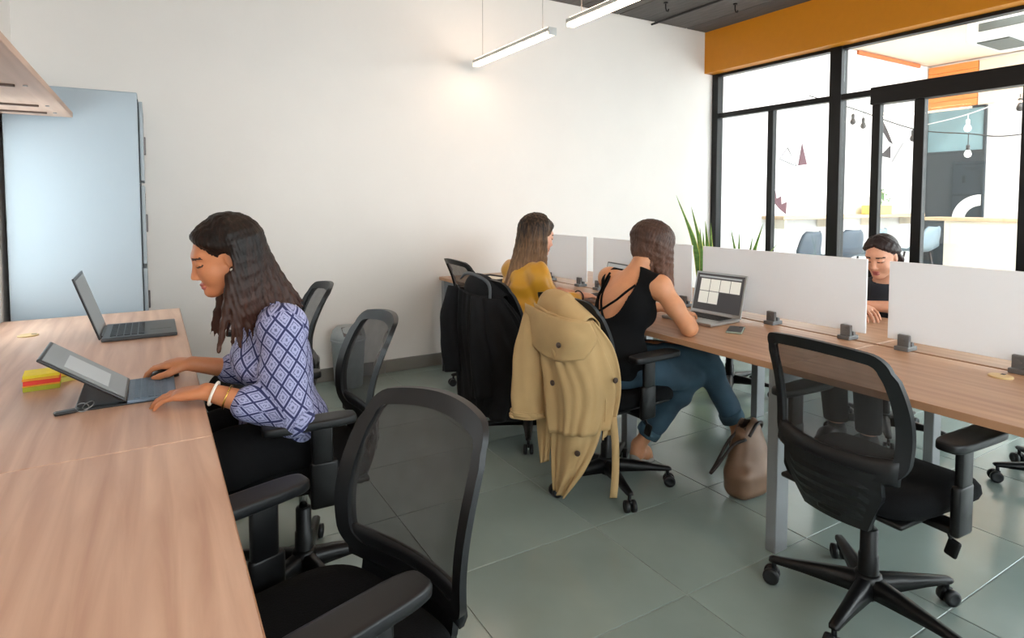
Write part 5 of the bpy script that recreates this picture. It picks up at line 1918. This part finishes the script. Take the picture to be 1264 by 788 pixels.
# ---- woman behind the screens --------------------------------------------------
def build_w4():
    B = A3(3.63, 1.84, 0)
    yc = 1.83
    t = person('person', 'woman in a dark T-shirt behind the frosted screens, hair tied back', tuple(B))
    J = dict(pelvis=A3(3.64, yc, 0.585), waist=A3(3.63, yc, 0.675), chest=A3(3.60, yc, 0.775), neck=A3(3.57, yc, 0.885),
             sh_l=A3(3.585, yc - 0.16, 0.85), sh_r=A3(3.585, yc + 0.16, 0.85))
    el_l, wr_l = A3(3.44, yc - 0.235, 0.785), A3(3.235, yc - 0.03, 0.79)
    el_r, wr_r = A3(3.44, yc + 0.205, 0.785), A3(3.20, yc - 0.06, 0.80)
    wr_l = A3(3.30, yc - 0.02, 0.79)
    O, R = A3(3.495, yc - 0.015, 1.045), tilt_frame(-1, -0.05, 20)
    hips = [A3(3.62, yc - 0.09, 0.565), A3(3.62, yc + 0.09, 0.565)]
    knees = [A3(3.22, yc - 0.10, 0.545), A3(3.22, yc + 0.10, 0.545)]
    anks = [A3(3.26, yc - 0.10, 0.10), A3(3.30, yc + 0.10, 0.10)]
    F = Field((3.0, 1.52, -0.01), (3.82, 2.12, 1.22), 0.0045)
    torso_prims(F, J, 0, 0.95)
    arm_prims(F, J['sh_l'], el_l, wr_l, 0, 0.95); arm_prims(F, J['sh_r'], el_r, wr_r, 0, 0.95)
    for i in range(2):
        leg_prims(F, hips[i], knees[i], anks[i]); foot_prims(F, anks[i], anks[i] + A3(-0.15, 0, -0.07))
    head_prims(F, O, R, 1.0, J['neck'])
    hand_prims(F, wr_l, A3(-0.5, 0.85, -0.06), A3(-0.1, 0, 1), A3(-1, 0, 0), (14, 24, 18))
    hand_prims(F, wr_r, A3(-0.5, -0.85, -0.12), A3(-0.1, 0, 1), A3(-1, 0, 0), (14, 24, 18))
    P, Q = F.mesh(); np_mesh('body', P, Q, ['skin_fair', 'lips_rose', 'brow_dark'], t, B, face_regions(O, R))
    F = Field((3.30, 1.54, 0.50), (3.82, 2.12, 0.95), 0.006)
    torso_prims(F, J, 0.012, 0.95)
    F.ell(A3(3.64, yc, 0.60), (0.14, 0.185, 0.12), None, 0.04)
    for sh, el in ((J['sh_l'], el_l), (J['sh_r'], el_r)):
        F.ell(sh, (0.060,) * 3, None, 0.03)
        F.cone(sh, sh * 0.25 + el * 0.75, 0.060, 0.055, 0.025)
    F.half(A3(0, 0, 0.54), A3(0, 0, -1))
    G = F.like(); G.ell(A3(3.54, yc, 0.935), (0.08, 0.07, 0.055), None, 0); F.cut(G.F)
    F.ripple(wrinkle(31, 0.005, 34, 0.8))
    P, Q = F.mesh(); np_mesh('t_shirt', P, Q, 'top_navy', t, B, None, 2)
    F = Field((3.08, 1.58, 0.06), (3.86, 2.08, 0.76), 0.008)
    F.ell(J['pelvis'] + A3(0, 0, -0.01), (0.135, 0.185, 0.13), None, 0)
    for i in range(2):
        leg_prims(F, hips[i], knees[i], anks[i], 0.018, taper=1.6)
    F.half(A3(0, 0, 0.63), A3(0, 0, 1)); F.half(A3(0, 0, 0.12), A3(0, 0, -1))
    P, Q = F.mesh(); np_mesh('trousers', P, Q, 'trouser_black', t, B, None, 2)
    for i in range(2):
        F = Field(anks[i] - A3(0.24, 0.07, 0.12), anks[i] + A3(0.08, 0.07, 0.08), 0.006)
        foot_prims(F, anks[i] + A3(0, 0, -0.008), anks[i] + A3(-0.16, 0, -0.07), 0.008)
        F.half(A3(0, 0, 0.002), A3(0, 0, -1), 0)
        P, Q = F.mesh(); np_mesh('shoe', P, Q, 'shoe_black', t, B)
    F = Field((3.36, 1.68, 0.82), (3.72, 1.96, 1.22), 0.004)
    W = lambda x, y, z: O + R @ A3(x, y, z)
    F.ell(W(-0.022, 0, 0.040), (0.095, 0.078, 0.084), R, 0)
    F.ell(W(-0.10, 0, -0.01), (0.035, 0.035, 0.035), R, 0.02)
    for i in range(7):
        a = (i - 3) * 0.008
        F.chain([W(-0.11, a, -0.01), W(-0.135, a * 1.5, -0.07), W(-0.12, a * 1.8, -0.16)], [0.014, 0.016, 0.005], 0.006)
    sweeps(F, O, R, SIDE, 0.008)
    G = F.like()
    G.ell(W(0.098, 0, 0.006), (0.064, 0.076, 0.084), R, 0)
    G.ell(W(0.075, 0, -0.06), (0.055, 0.085, 0.070), R, 0.01)
    for sg in (-1, 1):
        G.ell(W(0.004, sg * 0.088, -0.010), (0.024, 0.03, 0.032), R, 0.0)
    F.cut(G.F)
    F.ripple(strands(O, R, 0.0014, 50))
    P, Q = F.mesh(); np_mesh('hair', P, Q, 'hair_black', t, B, None, 1)
build_w4()

# ------------------------------------------------------------------ coats on the chairs, bag on the floor
mat('trench_beige', (182, 152, 106), 0.85, vary=0.06, scale=9, bump=0.1)
mat('trench_dark', (120, 98, 64), 0.8)
mat('button_brown', (58, 42, 32), 0.4)
mat('jacket_black', (15, 17, 21), 0.8, vary=0.25, scale=14, spec=0.3)
mat('collar_grey', (74, 80, 86), 0.6)
mat('bag_tan', (128, 100, 80), 0.42, 0.15, vary=0.16, scale=7, bump=0.15)
mat('bag_strap', (40, 34, 34), 0.5)
mat('bag_lining', (74, 62, 54), 0.8)

def path_map(pts):
    """arc-length parametrised path in plan (x, y) -> position and outward normal"""
    P = np.array(spline(pts, 60))
    L = np.concatenate([[0], np.cumsum(np.linalg.norm(np.diff(P, axis=0), axis=1))])
    def f(s):
        s = min(max(s, 0), L[-1])
        p = A3(np.interp(s, L, P[:, 0]), np.interp(s, L, P[:, 1]), 0)
        e = 0.02
        q1 = A3(np.interp(min(s + e, L[-1]), L, P[:, 0]), np.interp(min(s + e, L[-1]), L, P[:, 1]), 0)
        q0 = A3(np.interp(max(s - e, 0), L, P[:, 0]), np.interp(max(s - e, 0), L, P[:, 1]), 0)
        t = unit(q1 - q0)
        return p, A3(t[1], -t[0], 0)
    return f

def sheet(name, pm, left, right, m, parent, B, off=0.0, folds=3.0, amp=0.010, ph=0.0, lean=0.0, nu=44, nv=34, top_amp=0.25, belly=0.0, thick=0.004, sag=0.0):
    """hanging cloth between two edge curves given as (s, z) lists from top to bottom"""
    Lc, Rc = spline(left, nv), spline(right, nv)
    bm = bmesh.new()
    rows = []
    for j in range(nv):
        v = j / (nv - 1)
        row = []
        for i in range(nu):
            u = i / (nu - 1)
            s = Lc[j][0] + (Rc[j][0] - Lc[j][0]) * u
            z = Lc[j][1] + (Rc[j][1] - Lc[j][1]) * u - sag * v * math.sin(math.pi * u)
            p, n = pm(s)
            w = 2 * math.pi * folds * u + ph + lean * v + 0.7 * math.sin(3.1 * v + ph)
            w += 1.1 * math.sin(5.3 * u + 1.7 * ph) + 0.5 * math.sin(11 * u * v + ph)
            fold = (0.65 + 0.35 * math.sin(7.1 * u + 2.3 * ph + 3 * v)) * math.copysign(abs(math.sin(w)) ** 0.7, math.sin(w)) + 0.35 * math.sin(2.3 * w + 1.0 + 2 * v)
            d = off + amp * (top_amp + (1 - top_amp) * v ** 0.8) * fold + belly * math.sin(math.pi * u) * math.sin(math.pi * min(1, 0.15 + v))
            q = p + n * d
            row.append(bm.verts.new((q[0] - B[0], q[1] - B[1], z)))
        rows.append(row)
    for j in range(nv - 1):
        for i in range(nu - 1):
            bm.faces.new((rows[j][i], rows[j + 1][i], rows[j + 1][i + 1], rows[j][i + 1]))
    o = finish(name, bm, m, parent, True)
    md = o.modifiers.new('cloth_thickness', 'SOLIDIFY'); md.thickness = thick; md.offset = 0
    return o

def sleeve_tube(name, pts, rad, flat, m, parent, B, folds=7, amp=0.006, seed=0.0, n=36):
    """empty flattened sleeve: ribbed tube along a path, open at the cuff"""
    P = [np.array(p) for p in spline(pts, 28)]
    rr = np.interp(np.linspace(0, 1, 28), np.linspace(0, 1, len(rad)), rad)
    bm = bmesh.new(); rings = []
    for i, p in enumerate(P):
        t = unit(P[min(i + 1, 27)] - P[max(i - 1, 0)])
        e1 = unit(np.cross(t, A3(flat[0], flat[1], 0))); e2 = np.cross(t, e1)
        v = i / 27
        ring = []
        for k in range(n):
            a = 2 * math.pi * k / n
            r = rr[i] * (1 + amp / rr[i] * math.sin(folds * a + 5 * v + seed) * (0.4 + 0.6 * v)) + 0.35 * amp * math.sin(18 * v + 2 * a + seed)
            q = p + e1 * r * math.cos(a) + e2 * r * 0.55 * math.sin(a)
            ring.append(bm.verts.new(tuple(q - B)))
        rings.append(ring)
    for i in range(27):
        for k in range(n):
            j = (k + 1) % n
            bm.faces.new((rings[i][k], rings[i][j], rings[i + 1][j], rings[i + 1][k]))
    bmesh.ops.recalc_face_normals(bm, faces=bm.faces)
    o = finish(name, bm, m, parent, True)
    md = o.modifiers.new('cloth_thickness', 'SOLIDIFY'); md.thickness = 0.004; md.offset = 0
    return o

def over_top(name, x, ys, ztop, back, front, m, parent, B, amp=0.006, ph=0.0):
    """cloth folded over the top rail of the backrest; ys far to near"""
    prof = spline([(-0.058, -back), (-0.060, -0.10), (-0.045, -0.02), (-0.008, 0.012), (0.028, -0.006), (0.046, -0.06), (0.052, -front)], 26)
    bm = bmesh.new(); rows = []
    nY = 36
    for i in range(nY):
        u = i / (nY - 1)
        y = ys[0] + (ys[1] - ys[0]) * u
        arch = -0.05 * (2 * u - 1) ** 2 - 0.05 * max(0, u - 0.7) / 0.3
        row = []
        for k, (dx, dz) in enumerate(prof):
            d = amp * math.sin(13 * u + ph + 0.09 * k) * (abs(k - 12) / 13.0)
            row.append(bm.verts.new((x + dx + d + 0.055 * (2 * u - 1) ** 2 - B[0], y - B[1], ztop + arch + dz)))
        rows.append(row)
    for i in range(nY - 1):
        for k in range(len(prof) - 1):
            bm.faces.new((rows[i][k], rows[i + 1][k], rows[i + 1][k + 1], rows[i][k + 1]))
    bmesh.ops.recalc_face_normals(bm, faces=bm.faces)
    o = finish(name, bm, m, parent, True)
    md = o.modifiers.new('cloth_thickness', 'SOLIDIFY'); md.thickness = 0.005; md.offset = 0
    return o

def trench():
    B = A3(1.47, 2.15, 0.0)
    t = thing('trench_coat', 'beige trench coat draped over the chair of the woman in the black top', 'coat', tuple(B))
    pm = path_map([(1.475, 2.37), (1.462, 2.22), (1.462, 2.07), (1.485, 1.965), (1.56, 1.925), (1.69, 1.925)])
    over_top('collar_fold', 1.525, (2.33, 1.985), 0.950, 0.16, 0.30, 'trench_beige', t, B, 0.007)
    sheet('tail_panel', pm, [(0.26, 0.62), (0.27, 0.40), (0.275, 0.22), (0.285, 0.105)], [(0.50, 0.62), (0.52, 0.42), (0.45, 0.24), (0.35, 0.095)], 'trench_beige', t, B, 0.000, 2.2, 0.012, 0.4, 0.8)
    sheet('tail_panel', pm, [(0.13, 0.60), (0.15, 0.42), (0.175, 0.28), (0.200, 0.195)], [(0.29, 0.60), (0.29, 0.45), (0.265, 0.33), (0.235, 0.215)], 'trench_beige', t, B, 0.004, 1.6, 0.012, 1.4, -0.6)
    main = sheet('back_panel', pm, [(0.16, 0.905), (0.20, 0.76), (0.255, 0.56), (0.285, 0.365)], [(0.455, 0.865), (0.515, 0.735), (0.575, 0.56), (0.545, 0.405)], 'trench_beige', t, B, 0.022, 2.6, 0.013, 2.2, 1.2, belly=0.018)
    sheet('storm_flap', pm, [(0.12, 0.90), (0.14, 0.80), (0.155, 0.735)], [(0.455, 0.865), (0.475, 0.79), (0.44, 0.715)], 'trench_beige', main, B, 0.046, 1.6, 0.007, 0.6, 0.4, belly=0.010, nv=18, sag=0.035)
    sheet('side_panel', pm, [(0.44, 0.86), (0.50, 0.70), (0.53, 0.52), (0.52, 0.36)], [(0.475, 0.865), (0.575, 0.74), (0.625, 0.56), (0.575, 0.375)], 'trench_beige', t, B, 0.006, 1.4, 0.010, 0.2, 0.6)
    sl = sleeve_tube('sleeve', [(1.455, 2.225, 0.875), (1.425, 2.225, 0.73), (1.405, 2.215, 0.57), (1.400, 2.205, 0.405)], [0.040, 0.058, 0.066, 0.070], (-0.56, -0.83), 'trench_beige', t, B, 5, 0.007)
    sleeve_tube('cuff', [(1.400, 2.206, 0.435), (1.400, 2.206, 0.425), (1.400, 2.205, 0.415), (1.400, 2.205, 0.402)], [0.074, 0.075, 0.075, 0.074], (-0.56, -0.83), 'trench_beige', sl, B, 5, 0.006, 5.0)
    bm = bmesh.new()
    P = spline([(1.63, 1.905, 0.45), (1.635, 1.895, 0.33), (1.64, 1.90, 0.20), (1.635, 1.905, 0.105)], 12)
    prev = None
    for p in P:
        row = [bm.verts.new((p[0] - B[0] - 0.012, p[1] - B[1] + 0.006, p[2])), bm.verts.new((p[0] - B[0] + 0.014, p[1] - B[1] - 0.010, p[2]))]
        if prev: bm.faces.new((prev[0], prev[1], row[1], row[0]))
        prev = row
    o = finish('belt', bm, 'trench_beige', t, True)
    md = o.modifiers.new('cloth_thickness', 'SOLIDIFY'); md.thickness = 0.004
    for s_, z, d in ((0.37, 0.765, 0.064), (0.555, 0.615, 0.048), (0.42, 0.315, 0.022), (0.34, 0.60, 0.062)):
        p, n = pm(s_)
        c = p + n * d; c[2] = z
        bm = bmesh.new(); lathe(bm, [(0.012, 0), (0.012, 0.005), (0.008, 0.007)], 14, Matrix.Translation(Vector(-B)) @ align(tuple(c - n * 0.004), tuple(c + n)))
        finish('button', bm, 'button_brown', t, True)
trench()

def jacket():
    B = A3(1.47, 2.92, 0.0)
    t = thing('jacket', 'black jacket hung over the chair of the woman in mustard', 'jacket', tuple(B))
    pm = path_map([(1.49, 3.10), (1.465, 2.98), (1.465, 2.85), (1.485, 2.70), (1.56, 2.655), (1.72, 2.655)])
    over_top('collar_fold', 1.53, (3.09, 2.71), 0.945, 0.12, 0.28, 'jacket_black', t, B, 0.006, 1.0)
    main = sheet('back_panel', pm, [(0.03, 0.885), (0.02, 0.68), (0.06, 0.45), (0.10, 0.24)], [(0.46, 0.85), (0.56, 0.66), (0.64, 0.42), (0.56, 0.21)], 'jacket_black', t, B, 0.012, 4.2, 0.014, 0.3, 1.0, belly=0.02)
    sheet('side_panel', pm, [(0.44, 0.86), (0.50, 0.70), (0.52, 0.48), (0.50, 0.26)], [(0.475, 0.86), (0.60, 0.70), (0.66, 0.46), (0.60, 0.24)], 'jacket_black', t, B, 0.0, 1.6, 0.012, 1.2, 0.6)
    sleeve_tube('sleeve', [(1.455, 3.03, 0.875), (1.43, 3.035, 0.74), (1.42, 3.02, 0.58), (1.42, 3.005, 0.41)], [0.045, 0.062, 0.066, 0.058], (-0.5, -0.86), 'jacket_black', t, B, 5, 0.007, 1.0)
    sleeve_tube('sleeve', [(1.46, 2.76, 0.86), (1.445, 2.73, 0.70), (1.45, 2.72, 0.52), (1.46, 2.73, 0.33)], [0.045, 0.060, 0.064, 0.056], (-0.6, -0.8), 'jacket_black', t, B, 5, 0.007, 2.0)
    # pale lining showing along the turned collar
    bm = bmesh.new()
    tube(bm, [Vector((x - B[0], y - B[1], z)) for x, y, z in spline([(1.50, 3.075, 0.915), (1.475, 2.95, 0.958), (1.478, 2.83, 0.956), (1.50, 2.74, 0.915), (1.475, 2.69, 0.80)], 24)], [0.006 + 0.004 * math.sin(math.pi * i / 23) for i in range(24)], 8)
    finish('collar_edge', bm, 'collar_grey', t, True)
jacket()

def bag():
    B = A3(2.31, 1.78, 0.0)
    t = thing('tote_bag', 'slouched tan leather tote bag standing on the floor under the bench', 'bag', tuple(B))
    F = Field((2.12, 1.60, -0.005), (2.56, 1.98, 0.37), 0.005)
    F.box(A3(2.315, 1.765, 0.075), (0.098, 0.066, 0.075), None, 0.05, 0)
    F.ell(A3(2.335, 1.785, 0.15), (0.100, 0.068, 0.11), None, 0.04)
    F.ell(A3(2.355, 1.80, 0.245), (0.082, 0.046, 0.085), None, 0.05)
    F.chain([A3(2.295, 1.78, 0.285), A3(2.37, 1.81, 0.305), A3(2.425, 1.835, 0.30)], [0.022, 0.028, 0.018], 0.04)
    F.ripple(wrinkle(41, 0.009, 30, 0.5))
    F.half(A3(0, 0, 0.001), A3(0, 0, -1), 0)
    G = F.like()
    G.ell(A3(2.36, 1.81, 0.335), (0.070, 0.022, 0.055), np.array([[0.94, -0.33, 0], [0.33, 0.94, 0], [0, 0, 1]]), 0)
    F.cut(G.F)
    P, Q = F.mesh()
    np_mesh('bag_body', P, Q, ['bag_tan', 'bag_lining'], t, B, lambda C: ((C[:, 2] > 0.285) & (np.abs(-0.33 * (C[:, 0] - 2.36) + 0.94 * (C[:, 1] - 1.81)) < 0.019) & (np.abs(C[:, 0] - 2.36) < 0.06)).astype(int), 2)
    for pts in ([(2.29, 1.755, 0.27), (2.23, 1.775, 0.25), (2.165, 1.80, 0.17), (2.135, 1.82, 0.125), (2.17, 1.82, 0.16), (2.245, 1.81, 0.26), (2.31, 1.80, 0.300)],
                [(2.30, 1.745, 0.285), (2.345, 1.745, 0.33), (2.41, 1.765, 0.325), (2.455, 1.80, 0.285), (2.45, 1.82, 0.25)]):
        bm = bmesh.new(); tube(bm, [Vector(p) - Vector(B) for p in spline(pts, 30)], 0.0075, 8)
        finish('handle', bm, 'bag_strap', t, True)
bag()
